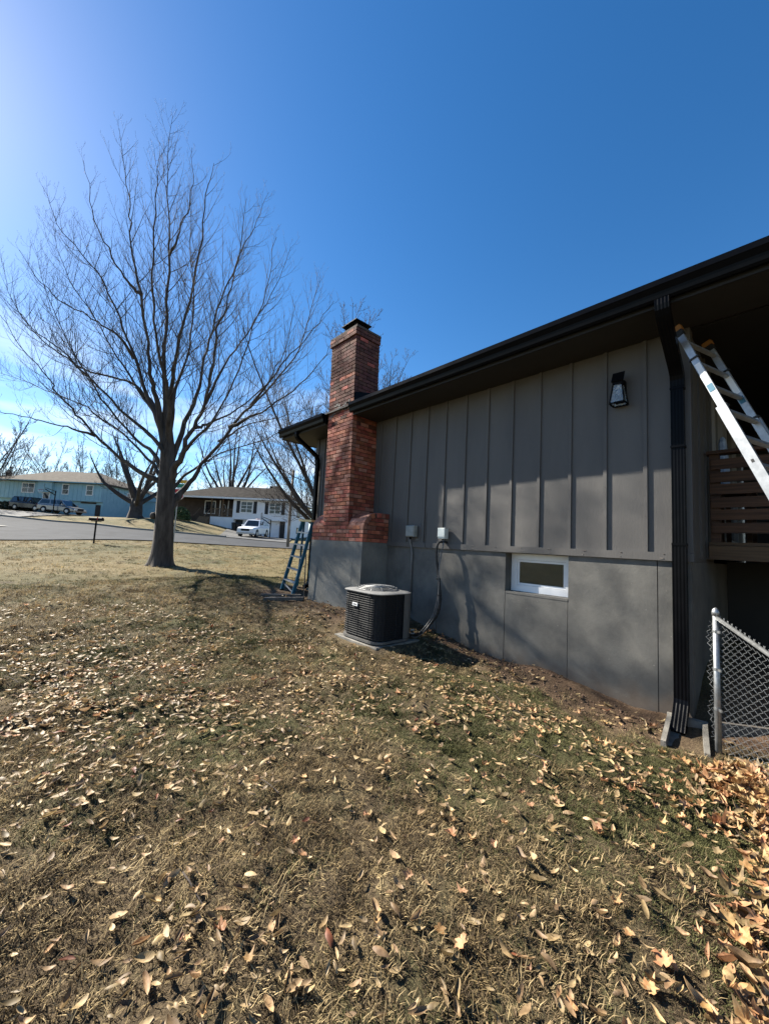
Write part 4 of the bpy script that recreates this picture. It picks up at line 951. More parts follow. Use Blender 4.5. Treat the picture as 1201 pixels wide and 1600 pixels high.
rngT = np.random.default_rng(5)
TZ = 11.7
tb_ = at(251, 884, TZ); tb_[2] = g(tb_[0], tb_[1])
maple = thing('maple_tree', 'large bare maple with spreading limbs standing alone on the front lawn', 'tree', tb_)
trunk_px = [(249, 892, .50), (250, 886, .41), (251, 880, .35), (253, 866, .30), (255, 845, .275), (257, 810, .258), (259, 780, .25), (261, 750, .235), (262, 720, .21), (262, 695, .18), (262, 670, .13)]
tp = np.array([at(x, y, TZ) for x, y, r in trunk_px]); tr = np.array([r for *_, r in trunk_px])
tk = MB(); rings = []
for i, (p, r) in enumerate(zip(tp, tr)):
    k = 22; ring_ = []
    for j in range(k):
        a = 2 * math.pi * j / k; fl_ = 1 + (.16 * math.sin(3 * a + 1) + .12 * math.sin(5 * a)) * max(0, 1 - i / 3.2) * 1.3 + .035 * math.sin(4 * a + i) + rngT.normal(0, .012)
        ring_.append(p + np.array([math.cos(a), math.sin(a), 0]) * r * fl_)
    rings.append(ring_)
tk.sweep(rings); trunk = tk.build('trunk', 'bark', maple, smooth=True)
kn = MB(); kp = at(243, 806, TZ - .05)
kn.tube([kp, kp + np.array([-.10, .05, .0]) + 0, kp + np.array([-.13, .06, .0])], [.12, .10, .06], 10); kn.build('knot', 'bark', trunk, smooth=True)
LIMBS = [
    ([(264, 795), (276, 778), (289, 762), (316, 726), (352, 681), (391, 634), (428, 598), (467, 543), (483, 494), (502, 430)], .135, 1.6),
    ([(358, 668), (385, 655), (420, 636), (470, 600), (500, 565), (528, 515)], .06, -.6),
    ([(263, 760), (272, 735), (283, 710), (303, 667), (321, 629), (330, 577), (338, 527), (352, 478), (372, 405), (385, 310)], .125, -1.4),
    ([(305, 668), (325, 662), (370, 640), (415, 600), (445, 545), (462, 470)], .05, .9),
    ([(263, 735), (283, 675), (307, 618), (320, 560), (335, 500), (357, 440), (380, 390), (400, 345), (420, 300)], .09, 2.2),
    ([(263, 700), (268, 640), (272, 577), (280, 527), (299, 450), (312, 390), (322, 307), (334, 255)], .095, -2.4),
    ([(262, 700), (258, 634), (256, 555), (260, 470), (264, 382), (265, 345), (261, 265), (270, 180)], .105, .5),
    ([(259, 715), (248, 640), (239, 600), (228, 533), (220, 456), (207, 407), (204, 350), (198, 290), (186, 200)], .10, -1.0),
    ([(259, 725), (245, 650), (227, 616), (188, 592), (130, 577), (104, 559), (58, 525), (20, 470), (5, 410)], .08, 1.8),
    ([(259, 735), (249, 695), (195, 648), (165, 616), (123, 572), (93, 545), (45, 505), (0, 460)], .075, -1.8),
    ([(258, 745), (238, 707), (208, 683), (160, 624), (135, 585), (100, 520), (70, 450), (52, 380)], .075, 2.6),
    ([(257, 772), (247, 752), (212, 733), (184, 711), (149, 681), (128, 655), (93, 620), (76, 592), (32, 540), (-15, 470)], .10, -.8),
    ([(149, 681), (121, 671), (87, 664), (43, 653), (0, 642), (-45, 620)], .04, -1.2),
    ([(250, 668), (231, 620), (205, 545), (181, 483), (159, 435), (126, 395), (90, 350), (66, 290)], .07, .6),
    ([(262, 690), (262, 620), (244, 520), (238, 430), (243, 330), (250, 240)], .075, -3.4),
    ([(263, 690), (275, 610), (296, 540), (303, 470), (296, 380), (300, 290)], .075, 3.2),
    ([(257, 755), (230, 715), (175, 665), (120, 628), (50, 600), (-25, 575)], .06, 2.4),
    ([(264, 770), (300, 735), (350, 705), (405, 690), (455, 660), (500, 610)], .05, 2.8),
    ([(221, 460), (200, 440), (168, 390), (145, 330), (130, 250)], .05, -1.6),
    ([(264, 400), (285, 350), (300, 300), (300, 230)], .035, -1.0),
    ([(321, 629), (352, 570), (392, 510), (430, 450), (455, 385)], .045, 1.6),
    ([(391, 634), (440, 572), (482, 525), (522, 470)], .04, -1.8),
    ([(341, 690), (392, 662), (448, 650), (512, 628)], .035, 1.2),
    ([(283, 710), (330, 660), (372, 575), (410, 470), (432, 370)], .05, -2.6),
    ([(245, 650), (190, 570), (150, 500), (100, 420), (80, 340)], .045, 2.9),
    ([(210, 560), (180, 520), (130, 490), (70, 450), (30, 390)], .045, -2.2),
]
tips = []
for li, (px, r0, dz) in enumerate(LIMBS):
    n = len(px); pts = np.array([at(x, y, TZ + dz * (i / (n - 1)) ** 1.1 * 1.15) for i, (x, y) in enumerate(px)])
    if li in (1, 3, 12, 18, 19, 20, 21, 22, 23, 24, 25):      # starts on another limb: hold its depth there
        par = {1: 0, 3: 2, 12: 11, 18: 7, 19: 6, 20: 2, 21: 0, 22: 0, 23: 2, 24: 8, 25: 7}[li]; ppx, _, pdz = LIMBS[par]; q = np.array(ppx, float); j = int(np.argmin(np.hypot(q[:, 0] - px[0][0], q[:, 1] - px[0][1])))
        dstart = pdz * (j / (len(ppx) - 1)) ** 1.1 * 1.15
        pts = np.array([at(x, y, TZ + dstart + dz * (i / (n - 1))) for i, (x, y) in enumerate(px)])
    P = spline(pts, 4 * n); P[2:-1] += rngT.normal(0, .02, (len(P) - 3, 3)) + .014 * np.sin(np.arange(len(P) - 3)[:, None] * rngT.uniform(.7, 1.4, 3) + rngT.uniform(0, 6, 3))
    t = np.linspace(0, 1, len(P)); R_ = r0 * (1 - t) ** 1.05 * (.48 + .52 * np.clip(1 - t * 3, 0, 1)) + .004 + .10 * r0 * (1 - t)
    lm = Tubes(); lm.add(P, R_, 9)
    tw = Tubes()
    branch_out(rngT, P, r0 * .55, .005, lm, tw, 2, .20, .30, .0015, .15, lmax=2.0, up=.7)
    lo_ = lm.build('limb', 'bark', maple)
    if tw.n:
        t_o = tw.build('twigs', 'twig', lo_, smooth=False); t_o['kind'] = 'stuff'

def bare_tree(name, label, base, height, spread, seed, r0, nl=7, trunk_h=.25, lean_=(0, 0), detail=2, group=None, mname='far_bark', dens=1.0, rmin=.006):
    rng = np.random.default_rng(seed); base = np.array(base, float); base[2] = g(base[0], base[1]) - .1
    root = thing(name, label, 'tree', base, group)
    th = height * trunk_h; top = base + np.array([lean_[0] * th, lean_[1] * th, th])
    tb = Tubes(); P = np.array([base + (top - base) * t + np.r_[rng.normal(0, .03, 2), 0] for t in np.linspace(0, 1, 6)])
    tb.add(P, np.array([r0 * 1.45, r0 * 1.1, r0, r0 * .95, r0 * .92, r0 * .8]), 12); trunk = tb.build('trunk', mname, root)
    crown = Tubes(); az = rng.uniform(0, 6.28)
    branch_out.scale = dens
    for k in range(nl):
        az += 2.4 + rng.uniform(-.3, .3); t = .55 + .45 * k / nl; p = base + (top - base) * t
        el = rng.uniform(.35, .9) if k < nl * .6 else rng.uniform(.9, 1.45)
        d = np.array([math.cos(az) * math.cos(el), math.sin(az) * math.cos(el), math.sin(el)]) + np.array([lean_[0], lean_[1], 0])
        ln = (height - th) * rng.uniform(.75, 1.05) if el > .85 else spread * rng.uniform(.8, 1.15)
        Q = shoot(rng, p, _n(d), ln, 10, .55, .22)
        rl_ = r0 * rng.uniform(.38, .55); crown.add(Q, np.linspace(rl_, rmin * 1.5, 10), 6)
        branch_out(rng, Q, rl_, rmin, crown, crown, detail, ln / 16 * dens, .36, rmin, .15, lmax=ln * .45, up=.4)
    branch_out.scale = 1.0
    c = crown.build('crown', mname, root)
    return root

b = at(211, 811, 42); bare_tree('maple_tree', 'bare spreading tree with thick forked trunk by the pale blue house corner', b, 11.5, 8.0, 21, .62, 9, .20, detail=2, dens=1.5, rmin=.012)
b = at(357, 800, 60); bare_tree('maple_tree', 'tall bare tree rising behind the roof of the white house', b, 20, 12, 34, .50, 11, .22, detail=2, dens=1.7, rmin=.016)
b = at(512, 870, 21); bare_tree('slender_tree', 'bare tree behind the brick chimney with long arching branches', b, 13.6, 7.5, 12, .26, 13, .14, (-.10, 0), detail=2, dens=.85, rmin=.006)
b = at(560, 870, 27); bare_tree('slender_tree', 'bare tree showing above the gutter to the right of the chimney', b, 17.5, 7.5, 71, .26, 14, .2, detail=2, dens=.85, rmin=.007)
for i, (x, y, z, h, s, sd_, lab) in enumerate([
    (8, 790, 66, 15, 7.0, 41, 'bare tree behind the left end of the pale blue house roof'),
    (52, 790, 82, 21, 9, 42, 'bare tree above the middle of the pale blue house roof'),
    (92, 790, 92, 22, 9, 43, 'bare tree standing behind the ridge of the pale blue house'),
    (132, 790, 80, 19, 8, 44, 'bare tree behind the right end of the pale blue house ridge'),
    (-40, 800, 46, 15, 10, 45, 'bare tree at the left edge of the view with a long low branch'),
    (181, 790, 85, 19, 8, 46, 'bare tree between the pale blue house and the big lawn maple'),
    (300, 800, 95, 20, 9, 47, 'bare tree behind the left part of the white house'),
    (415, 805, 100, 19, 9, 49, 'bare tree behind the right part of the white house roof'),
    (478, 815, 74, 15, 6, 50, 'thin bare tree behind the right side of the white house'),
    (496, 820, 62, 13, 5, 51, 'thin bare tree between the white house and the chimney')]):
    bare_tree('background_tree', lab, at(x, y, z), h, s, sd_, .22, 7, .18, detail=2, group='bare trees beyond the houses', dens=1.15, rmin=.014)

# ------------------------------------------------------------------ neighbours' houses
def hip_roof(x0, x1, y0, y1, z, rise, over, t=.12, run=None):
    mb = MB(); a, b, c, d = x0 - over, x1 + over, y0 - over, y1 + over; h = (d - c) / 2; run = h if run is None else run
    v = [(a, c, z), (b, c, z), (b, d, z), (a, d, z), (a + run, c + h, z + rise), (b - run, c + h, z + rise)]
    w = [(p, q, r - t) for p, q, r in v[:4]]
    return mb.add(v + w, [(0, 1, 5, 4), (1, 2, 5), (2, 3, 4, 5), (3, 0, 4), (9, 8, 7, 6), (0, 6, 7, 1), (1, 7, 8, 2), (2, 8, 9, 3), (3, 9, 6, 0)])
def nb_window(T, root, x0, x1, z0, z1, y=0.0, side=False, mull=1, frame='white_trim', shutters=False, rows=2):
    """window on the front (y = wall face) or, with side=True, on the right-hand wall at x = y"""
    S = (lambda V: T(V)) if not side else (lambda V: T(np.c_[y - V[:, 1], V[:, 0], V[:, 2]]))
    yy = y if not side else 0.0
    f = MB(); t = .10
    f.box((x0 - t, yy - .05, z0 - t), (x0, yy - .003, z1 + t)).box((x1, yy - .05, z0 - t), (x1 + t, yy - .003, z1 + t)).box((x0, yy - .05, z1), (x1, yy - .003, z1 + t)).box((x0, yy - .06, z0 - t), (x1, yy - .003, z0))
    w = f.build('window', frame, root, S)
    g_ = MB().box((x0, yy - .02, z0), (x1, yy - .006, z1)); g_.build('pane', 'dark_window', w, S)
    m_ = MB()
    for i in range(1, mull): xm = x0 + (x1 - x0) * i / mull; m_.box((xm - .035, yy - .035, z0), (xm + .035, yy - .021, z1))
    for i in range(1, rows): zm = z0 + (z1 - z0) * i / rows; m_.box((x0, yy - .034, zm - .025), (x1, yy - .0212, zm + .025))
    if m_.n: m_.build('mullion', frame, w, S)
    if shutters:
        for xa in (x0 - t - .50, x1 + t + .08): MB().box((xa, yy - .045, z0 - .12), (xa + .42, yy - .004, z1 + .12)).build('shutter', 'shutter', root, S)
    return w

# pale blue split level
o_ = at(154, 806.6, 50); o_[2] = 0; left = at(0, 800, 51); left[2] = 0
BT = frame_T(o_, o_[:2] - left[:2], f_h[:2])
zb, ze = 3.2, 7.62
bh = thing('blue_house', 'pale blue split level house with tan hip roof across the street', 'house', BT([[-8, 4, 3.2]])[0])
W0, DY = -15.0, 8.4
MB().box((W0, 0, 5.28), (0, DY, ze)).build('upper_wall', 'blue_siding', bh, BT)
MB().box((W0, .45, 2.4), (-.003, DY - .01, 5.279)).build('lower_wall', 'blue_siding', bh, BT)
hip_roof(W0, 0, 0, DY, ze + .12, 2.05, .55, .16).build('roof', 'roof_tan', bh, BT)
gb = MB().box((W0 - .6, -.66, ze - .03), (.6, -.555, ze + .10)); gb.build('eave_board', 'blue_batten', bh, BT)
bt_me = None
for k in range(25):
    x = -.3 - k * .61
    if bt_me is None: bt_me = MB().box((x - .02, -.02, 5.30), (x + .02, -.001, ze - .04)).build('batten', 'blue_batten', bh, BT); xk = x
    else: q = BT([[x - xk, 0, 0]])[0] - BT([[0, 0, 0]])[0]; piece('batten', bt_me.data, bh, LOC[bh.name] + q)
for k in range(13):
    y = .35 + k * .61; MB().box((.001, y - .02, 5.30), (.02, y + .02, ze - .04)).build('batten', 'blue_batten', bh, BT)
nb_window(BT, bh, -11.2, -9.55, 6.15, 7.30, mull=2)
nb_window(BT, bh, -5.45, -4.65, 6.15, 7.35); nb_window(BT, bh, -2.05, -1.25, 6.15, 7.35)
nb_window(BT, bh, 4.6, 5.5, 5.95, 7.0, y=0.0, side=True); nb_window(BT, bh, 5.3, 6.3, 3.95, 4.45, y=0.0, side=True, rows=1, frame='blue_batten')
MB().box((-8.7, -.35, 6.25), (-6.7, -.002, 7.58)).build('entry_canopy', 'blue_siding', bh, BT)
dr = MB().box((-8.05, -.06, 4.2), (-7.25, -.003, 6.12)).build('door', 'dark_window', bh, BT); MB().box((-8.17, -.08, 4.2), (-8.06, -.002, 6.22)).box((-7.24, -.08, 4.2), (-7.13, -.002, 6.22)).box((-8.06, -.08, 6.13), (-7.24, -.002, 6.22)).build('door_frame', 'white_trim', dr, BT)
gd = MB()
for k in range(4): gd.box((-3.1, .40, 3.22 + k * .43), (-.95, .445, 3.63 + k * .43))
gd.build('garage_door', 'blue_siding', bh, BT); MB().box((-.9, .38, 3.2), (-.25, .446, 4.9)).build('brown_panel', 'brown_siding', bh, BT)
MB().box((-3.0, .3, 5.02), (-.9, .448, 5.2)).build('garage_lintel', 'brown_siding', bh, BT)
o2 = at(250, 800, 58); o2[2] = 0; T2 = frame_T(o2, o_[:2] - left[:2], f_h[:2])
b2 = thing('blue_outbuilding', 'pale blue gabled building behind the tree beside the blue house', 'building', T2([[-2, 2, 3]])[0])
MB().box((-5.5, 0, 2.6), (0, 6, 6.3)).build('wall', 'blue_siding', b2, T2)
MB().prism([(-5.8, 6.301), (.3, 6.301), (-2.75, 7.9)], -.3, 6.3, 1).build('roof', 'blue_siding', b2, T2)
MB().sweep([[(-5.9, -.35, 6.29), (-2.75, -.35, 7.95), (.4, -.35, 6.29), (.4, -.35, 6.39), (-2.75, -.35, 8.06), (-5.9, -.35, 6.39)], [(-5.9, 6.4, 6.29), (-2.75, 6.4, 7.95), (.4, 6.4, 6.29), (.4, 6.4, 6.39), (-2.75, 6.4, 8.06), (-5.9, 6.4, 6.39)]]).build('roof_cover', 'roof_tan', b2, T2)

# white house with garage and dark porch
o_ = at(447, 833, 46); o_[2] = 0; left = at(283, 830, 47.5); left[2] = 0
WT = frame_T(o_, o_[:2] - left[:2], f_h[:2])
wh = thing('white_house', 'white house with black shutters, dark porch and garage under grey hip roof', 'house', WT([[-7, 4, 2]])[0])
ze, zf, zg, DY = 6.32, 3.85, 1.85, 8.6
MB().box((-7.0, 0, zf), (0, DY, ze)).build('upper_wall', 'white_siding', wh, WT)
MB().box((-15.5, 1.6, 3.0), (-7.003, DY, ze)).build('porch_wall', 'brown_siding', wh, WT)
MB().box((-6.3, .62, 1.0), (-.003, DY - .01, zf - .001)).build('garage_wall', 'white_siding', wh, WT)
MB().box((-7.0, .02, 1.0), (-6.82, DY - .02, zf - .002)).build('garage_pier', 'white_siding', wh, WT)
MB().box((-.22, .02, 1.0), (-.004, .615, zf - .002)).build('garage_pier', 'white_siding', wh, WT)
MB().box((-6.8, .56, 1.5), (-5.9, .615, zf - .05)).build('dark_panel', 'shutter', wh, WT)  # black sheet paints in the dark of the recess beside the doors
MB().box((-1.05, .50, 1.5), (-.30, .615, zf - .03)).build('dark_panel', 'shutter', wh, WT)
for xa, xb in ((-5.7, -3.5), (-3.3, -1.15)):
    d_ = None
    for k in range(4):
        p_ = MB().box((xa, .55, zg + .02 + k * .47), (xb, .60, zg + .475 + k * .47)).build('garage_door' if d_ is None else 'door_panel', 'white_siding', wh if d_ is None else d_, WT)
        d_ = d_ or p_
MB().box((-3.49, .5, 1.5), (-3.31, .61, zf - .01)).build('garage_post', 'shutter', wh, WT)
hip_roof(-15.5, 0, 0, DY, ze + .16, 1.95, .55, .2).build('roof', 'roof_grey', wh, WT)
hip_roof(-7.2, .02, -.02, DY + .02, ze + .18, 2.25, .54, .1).build('roof', 'roof_grey', wh, WT)
MB().box((-16.05, -.66, ze - .06), (.56, -.56, ze + .14)).build('eave_board', 'white_trim', wh, WT)
MB().box((.561, -.6, ze - .06), (.66, DY + .56, ze + .14)).build('eave_board', 'white_trim', wh, WT)
lap = MB()
for k in range(9): lap.box((-7.0, -.018, zf + .1 + k * .26), (-.001, -.001, zf + .12 + k * .26))
lap.build('lap_siding', 'white_siding', wh, WT)
nb_window(WT, wh, -5.95, -4.55, 4.75, 6.0, shutters=True, mull=2, rows=3); nb_window(WT, wh, -2.3, -.98, 4.75, 6.0, shutters=True, mull=2, rows=3)
nb_window(WT, wh, 3.4, 4.2, 4.7, 5.9, y=0.0, side=True, frame='shutter'); nb_window(WT, wh, 3.6, 4.4, 2.6, 3.2, y=0.0, side=True, frame='shutter', rows=1)
nb_window(WT, wh, -11.6, -10.3, 4.55, 6.05, y=1.6, rows=1)
dr = MB().box((-9.5, 1.52, 4.2), (-8.55, 1.597, 6.15)).build('door', 'brown_siding', wh, WT)
MB().box((-9.65, 1.50, 4.2), (-9.51, 1.598, 6.25)).box((-8.54, 1.50, 4.2), (-8.42, 1.598, 6.25)).build('door_frame', 'white_trim', dr, WT)
MB().tube(WT(np.array([(-9.03 + .2 * math.cos(a), 1.515, 5.25 + .48 * math.sin(a)) for a in np.linspace(0, 6.283, 17)])), .035, 5, caps=False).build('door_glass', 'white_trim', dr)
MB().tube(WT(np.array([(-7.65 + .22 * math.cos(a), 1.57, 5.5 + .22 * math.sin(a)) for a in np.linspace(0, 6.283, 17)])), .07, 6, caps=False).build('wreath', 'brown_siding', wh)
MB().box((-10.0, .1, 4.05), (-7.01, 1.59, 4.2)).build('porch_floor', 'porch_wood', wh, WT)
MB().box((-9.95, .12, 1.2), (-7.02, .3, 4.049)).build('porch_base', 'white_siding', wh, WT)
pr = MB().box((-9.9, .12, 5.02), (-7.02, .2, 5.10)).box((-9.9, .13, 4.30), (-7.02, .19, 4.36)).build('porch_railing', 'porch_wood', wh, WT)
for k in range(18): MB().box((-9.85 + k * .16, .135, 4.361), (-9.80 + k * .16, .185, 5.019)).build('baluster', 'porch_wood', pr, WT)
MB().box((-9.98, .1, 4.201), (-9.86, .22, ze - .05)).build('porch_post', 'porch_wood', wh, WT); MB().box((-8.5, .1, 4.201), (-8.38, .22, ze - .05)).build('porch_post', 'porch_wood', wh, WT)
for k in range(6): MB().box((-11.4, -.9 + k * .2, 3.0), (-10.05, -.7 + k * .2 + .02, 3.15 + k * .17)).build('porch_step', 'porch_wood', wh, WT)
for xa in (-11.45, -10.05): MB().bar(WT([[xa, -1.0, 4.0]])[0], WT([[xa, .3, 5.05]])[0], .07, .09).build('stair_rail', 'porch_wood', wh)
rw = thing('retaining_wall', 'dark stepped stone retaining wall below the white house porch', 'wall', WT([[-8.6, -1.5, 2]])[0])
sm_ = None
for i in range(9):
    for k in range(7):
        zt = 3.35 - i * .17 - k * .0
        x = -10.4 + i * .44; z0 = 1.35 + k * .22
        if z0 + .2 > zt: continue
        MB().box((x + .01, -1.6 - (i * .12), z0), (x + .42, -1.2 - i * .12, z0 + .20)).build('stone', 'stone', rw, WT)

def leafy(name, label, base, rx, ry, h, m, seed, n=900, size=.11, group=None):
    rng = np.random.default_rng(seed); base = np.array(base, float); base[2] = g(base[0], base[1]) - .05
    root = thing(name, label, 'shrub', base, group)
    u = rng.normal(size=(n, 3)); u /= np.linalg.norm(u, axis=1)[:, None]; r_ = rng.uniform(.45, 1.05, n) ** .6
    c = base + np.c_[u[:, 0] * rx * r_, u[:, 1] * ry * r_, np.abs(u[:, 2]) * h * r_ + .05]
    a = rng.normal(size=(n, 3)); a /= np.linalg.norm(a, axis=1)[:, None]; b_ = np.cross(a, rng.normal(size=(n, 3))); b_ /= np.linalg.norm(b_, axis=1)[:, None]
    s_ = size * rng.uniform(.6, 1.3, (n, 1))
    V = np.stack([c - a * s_, c + b_ * s_ * .45, c + a * s_, c - b_ * s_ * .45], 1).reshape(-1, 3)
    fast_mesh('foliage', V, np.arange(4 * n).reshape(-1, 4), m, root)
    st = MB()
    for k in range(6):
        e = base + np.array([rng.uniform(-.6, .6) * rx, rng.uniform(-.6, .6) * ry, h * .7]); st.tube([base, (base + e) / 2 + [0, 0, .1], e], [.04, .03, .012], 5)
    st.build('stems', 'bark', root)
leafy('evergreen_shrub', 'rounded green shrub beside the white house porch steps', at(281, 812, 43), 1.1, 1.0, 1.5, 'shrub_leaf', 1, 1600, .13)
leafy('dark_shrub', 'low dark shrub at the left end of the blue house', at(8, 798, 49), 1.3, 1.0, 1.1, 'shrub_dark', 2, 1100, .14)
leafy('dark_shrub', 'low dark shrub between the blue house door and the parked dark car', at(33, 796, 49.5), 1.2, .9, .9, 'shrub_dark', 3, 1000, .14)
leafy('conifer', 'dark conifer rising past the left end of the blue house roof', at(9, 780, 74), 1.6, 1.6, 6.8, 'shrub_dark', 4, 2200, .35)

# ------------------------------------------------------------------ vehicles
def vehicle(name, label, cat, pos, heading, L_, W_, H_, paint, kind):
    pos = np.array(pos, float); c, s_ = math.cos(heading), math.sin(heading); x = np.array([c, s_, 0]); y = np.array([-s_, c, 0])
    e = 1.2; zf_ = g(*(pos + x * e)[:2]); zr_ = g(*(pos - x * e)[:2]); pos[2] = (zf_ + zr_) / 2 + .10; xt = _n(x + np.array([0, 0, (zf_ - zr_) / (2 * e)])); zz = np.cross(xt, y)
    T = lambda V: pos + np.asarray(V, float)[:, :1] * xt + np.asarray(V, float)[:, 1:2] * y + np.asarray(V, float)[:, 2:3] * zz
    root = thing(name, label, cat, pos); hl, hw = L_ / 2, W_ / 2; belt = H_ * (.60 if kind != 'pickup' else .60); zb_ = .28
    def sec(x_, w, zb2, zt2, r=.09): return [(x_, -w, zb2 + r), (x_, -w + r * .5, zb2), (x_, w - r * .5, zb2), (x_, w, zb2 + r), (x_, w, zt2 - r * 1.6), (x_, w - r, zt2), (x_, -w + r, zt2), (x_, -w, zt2 - r * 1.6)]
    if kind == 'pickup': prof = [(-hl, .94, zb_ + .15, belt), (-hl + .08, 1, zb_ + .05, belt + .02), (hl * .25, 1, zb_, belt), (hl * .42, 1, zb_, belt - .02), (hl * .9, .97, zb_ + .02, belt - .10), (hl, .90, zb_ + .12, belt - .22)]
    else: prof = [(-hl, .88, zb_ + .15, belt - .06), (-hl + .12, .98, zb_ + .05, belt + .02), (0, 1, zb_, belt), (hl * .45, 1, zb_, belt - .03), (hl * .86, .95, zb_ + .02, belt - .17), (hl, .82, zb_ + .12, belt - .36)]
    MB().sweep([sec(a, hw * w, b1, t1) for a, w, b1, t1 in prof]).build('body', paint, root, T, smooth=False)
    # cabin as a tapering box with raked ends
    if kind == 'pickup': xs = (-hl + .06, -hl + .14, hl * .10, hl * .36)
    elif kind == 'suv': xs = (-hl + .05, -hl + .35, hl * .18, hl * .52)
    else: xs = (-hl + .12, -hl + .75, hl * .10, hl * .62)
    zc0, zc1, wb, wtp = belt - .02, H_, hw * .94, hw * .74
    def quad(q, m, nm, par): MB().add(q, [(0, 1, 2, 3)]).build(nm, m, par, T)
    cab = MB().add([(xs[0], -wb, zc0), (xs[3], -wb, zc0), (xs[3], wb, zc0), (xs[0], wb, zc0), (xs[1], -wtp, zc1), (xs[2], -wtp, zc1), (xs[2], wtp, zc1), (xs[1], wtp, zc1), (xs[1] + .1, 0, zc1 + .03), (xs[2] - .1, 0, zc1 + .03)],
                   [(0, 1, 5, 4), (2, 3, 7, 6), (1, 2, 6, 5), (3, 0, 4, 7), (4, 5, 9, 8), (6, 7, 8, 9), (5, 6, 9), (7, 4, 8)]).build('cabin', paint, root, T)
    def on_side(sg, u, v):      # u along 0..1 of the glass band, v up 0..1
        xa = xs[0] + (xs[1] - xs[0]) * v; xb = xs[3] + (xs[2] - xs[3]) * v; w = wb + (wtp - wb) * v
        return (xa + (xb - xa) * u, sg * (w + .012), zc0 + (zc1 - zc0) * v)
    cuts = ((.05, .42), (.47, .70), (.73, .95)) if kind != 'pickup' else ((.06, .52), (.58, .74), (.77, .95))
    for sg in (-1, 1):
        for ua, ub in cuts: quad([on_side(sg, ua, .16), on_side(sg, ub, .16), on_side(sg, min(ub, .95), .86), on_side(sg, max(ua, .05), .86)], 'car_glass', 'side_window', cab)
    def on_end(xa, xb, u, v, o): w = wb + (wtp - wb) * v; return (xa + (xb - xa) * v + o, -w + 2 * w * u, zc0 + (zc1 - zc0) * v)
    quad([on_end(xs[3], xs[2], .07, .1, .015), on_end(xs[3], xs[2], .93, .1, .015), on_end(xs[3], xs[2], .92, .9, .015), on_end(xs[3], xs[2], .08, .9, .015)], 'car_glass', 'windscreen', cab)
    quad([on_end(xs[0], xs[1], .1, .2, -.015), on_end(xs[0], xs[1], .9, .2, -.015), on_end(xs[0], xs[1], .9, .85, -.015), on_end(xs[0], xs[1], .1, .85, -.015)], 'car_glass', 'rear_window', cab)
    wr = .36 if kind == 'pickup' else .33
    for xa in (-hl * .60, hl * .62):
        for sg in (-1, 1):
            ya = sg * (hw - .10); w = MB().tube([(xa, ya - .11, wr), (xa, ya - .09, wr), (xa, ya + .09, wr), (xa, ya + .11, wr)], [wr * .9, wr, wr, wr * .9], 20).build('wheel', 'tyre', root, T)
            MB().tube([(xa, ya + sg * .112, wr), (xa, ya + sg * .125, wr)], [wr * .62, wr * .5], 14).build('rim', 'rim', w, T)
            MB().tube([(xa, sg * (hw + .004), wr + .04), (xa, sg * (hw + .008), wr + .04)], wr * 1.16, 18).build('wheel_arch', 'tyre', root, T)
    for sg in (-1, 1):
        ya = sg * hw * .68
        MB().box((hl - .10, ya - .17, belt - .47 if kind != 'pickup' else belt - .38), (hl + .015, ya + .17, belt - .30 if kind != 'pickup' else belt - .22)).build('headlight', 'lamp_white', root, T)
        MB().box((-hl - .015, sg * hw * .82 - .08, belt - .34), (-hl + .05, sg * hw * .82 + .08, belt - .06)).build('tail_light', 'lamp_red', root, T)
        MB().box((xs[3] - .35, sg * (hw + .10) - .09, belt + .02), (xs[3] - .22, sg * (hw + .10) + .09, belt + .18)).build('mirror', paint, root, T)
    MB().box((hl - .02, -hw * .45, belt - .46), (hl + .025, hw * .45, belt - .24)).build('grille', 'tyre', root, T)
    MB().box((hl - .06, -hw * .93, .30), (hl + .07, hw * .93, .47)).build('bumper', 'rim' if kind == 'pickup' else paint, root, T)
    MB().box((-hl - .06, -hw * .93, .30), (-hl + .06, hw * .93, .48)).build('bumper', 'rim' if kind == 'pickup' else paint, root, T)
    return root
ax = math.atan2(r_h[1], r_h[0])
p = at(95, 806, 45.5); vehicle('parked_car', 'silver crossover parked in front of the blue house garage', 'car', p, ax - .05, 4.7, 1.85, 1.62, 'car_silver', 'suv')
p = at(49, 803, 49); vehicle('parked_car', 'dark sport utility car parked left of the silver crossover', 'car', p, ax - .12, 4.8, 1.9, 1.72, 'car_dark', 'suv')
p = at(396, 838, 40.2); vehicle('pickup_truck', 'white pickup truck with covered bed in the white house driveway', 'pickup truck', p, math.atan2(-f_h[1], -f_h[0]) - .02, 4.9, 1.8, 1.78, 'car_white', 'pickup')
# wheelie bins beside the garage
for k, (x, lab) in enumerate(((365.5, 'dark wheeled bin beside the white house garage, left of two'), (370.5, 'dark wheeled bin beside the white house garage, right of two'))):
    p = at(x, 836, 45.0); p[2] = g(p[0], p[1]); t = thing('wheeled_bin', lab, 'bin', p, 'bins beside the garage')
    MB().sweep([[p + np.array([a * .22, b * .25, .06]) for a, b in cs], [p + np.array([a * .29, b * .33, .92]) for a, b in cs]]).build('bin_body', 'shutter', t)
    MB().sweep([[p + np.array([a * .31, b * .35, .925]) for a, b in cs], [p + np.array([a * .27, b * .31, 1.0]) for a, b in cs]]).build('lid', 'shutter', t)

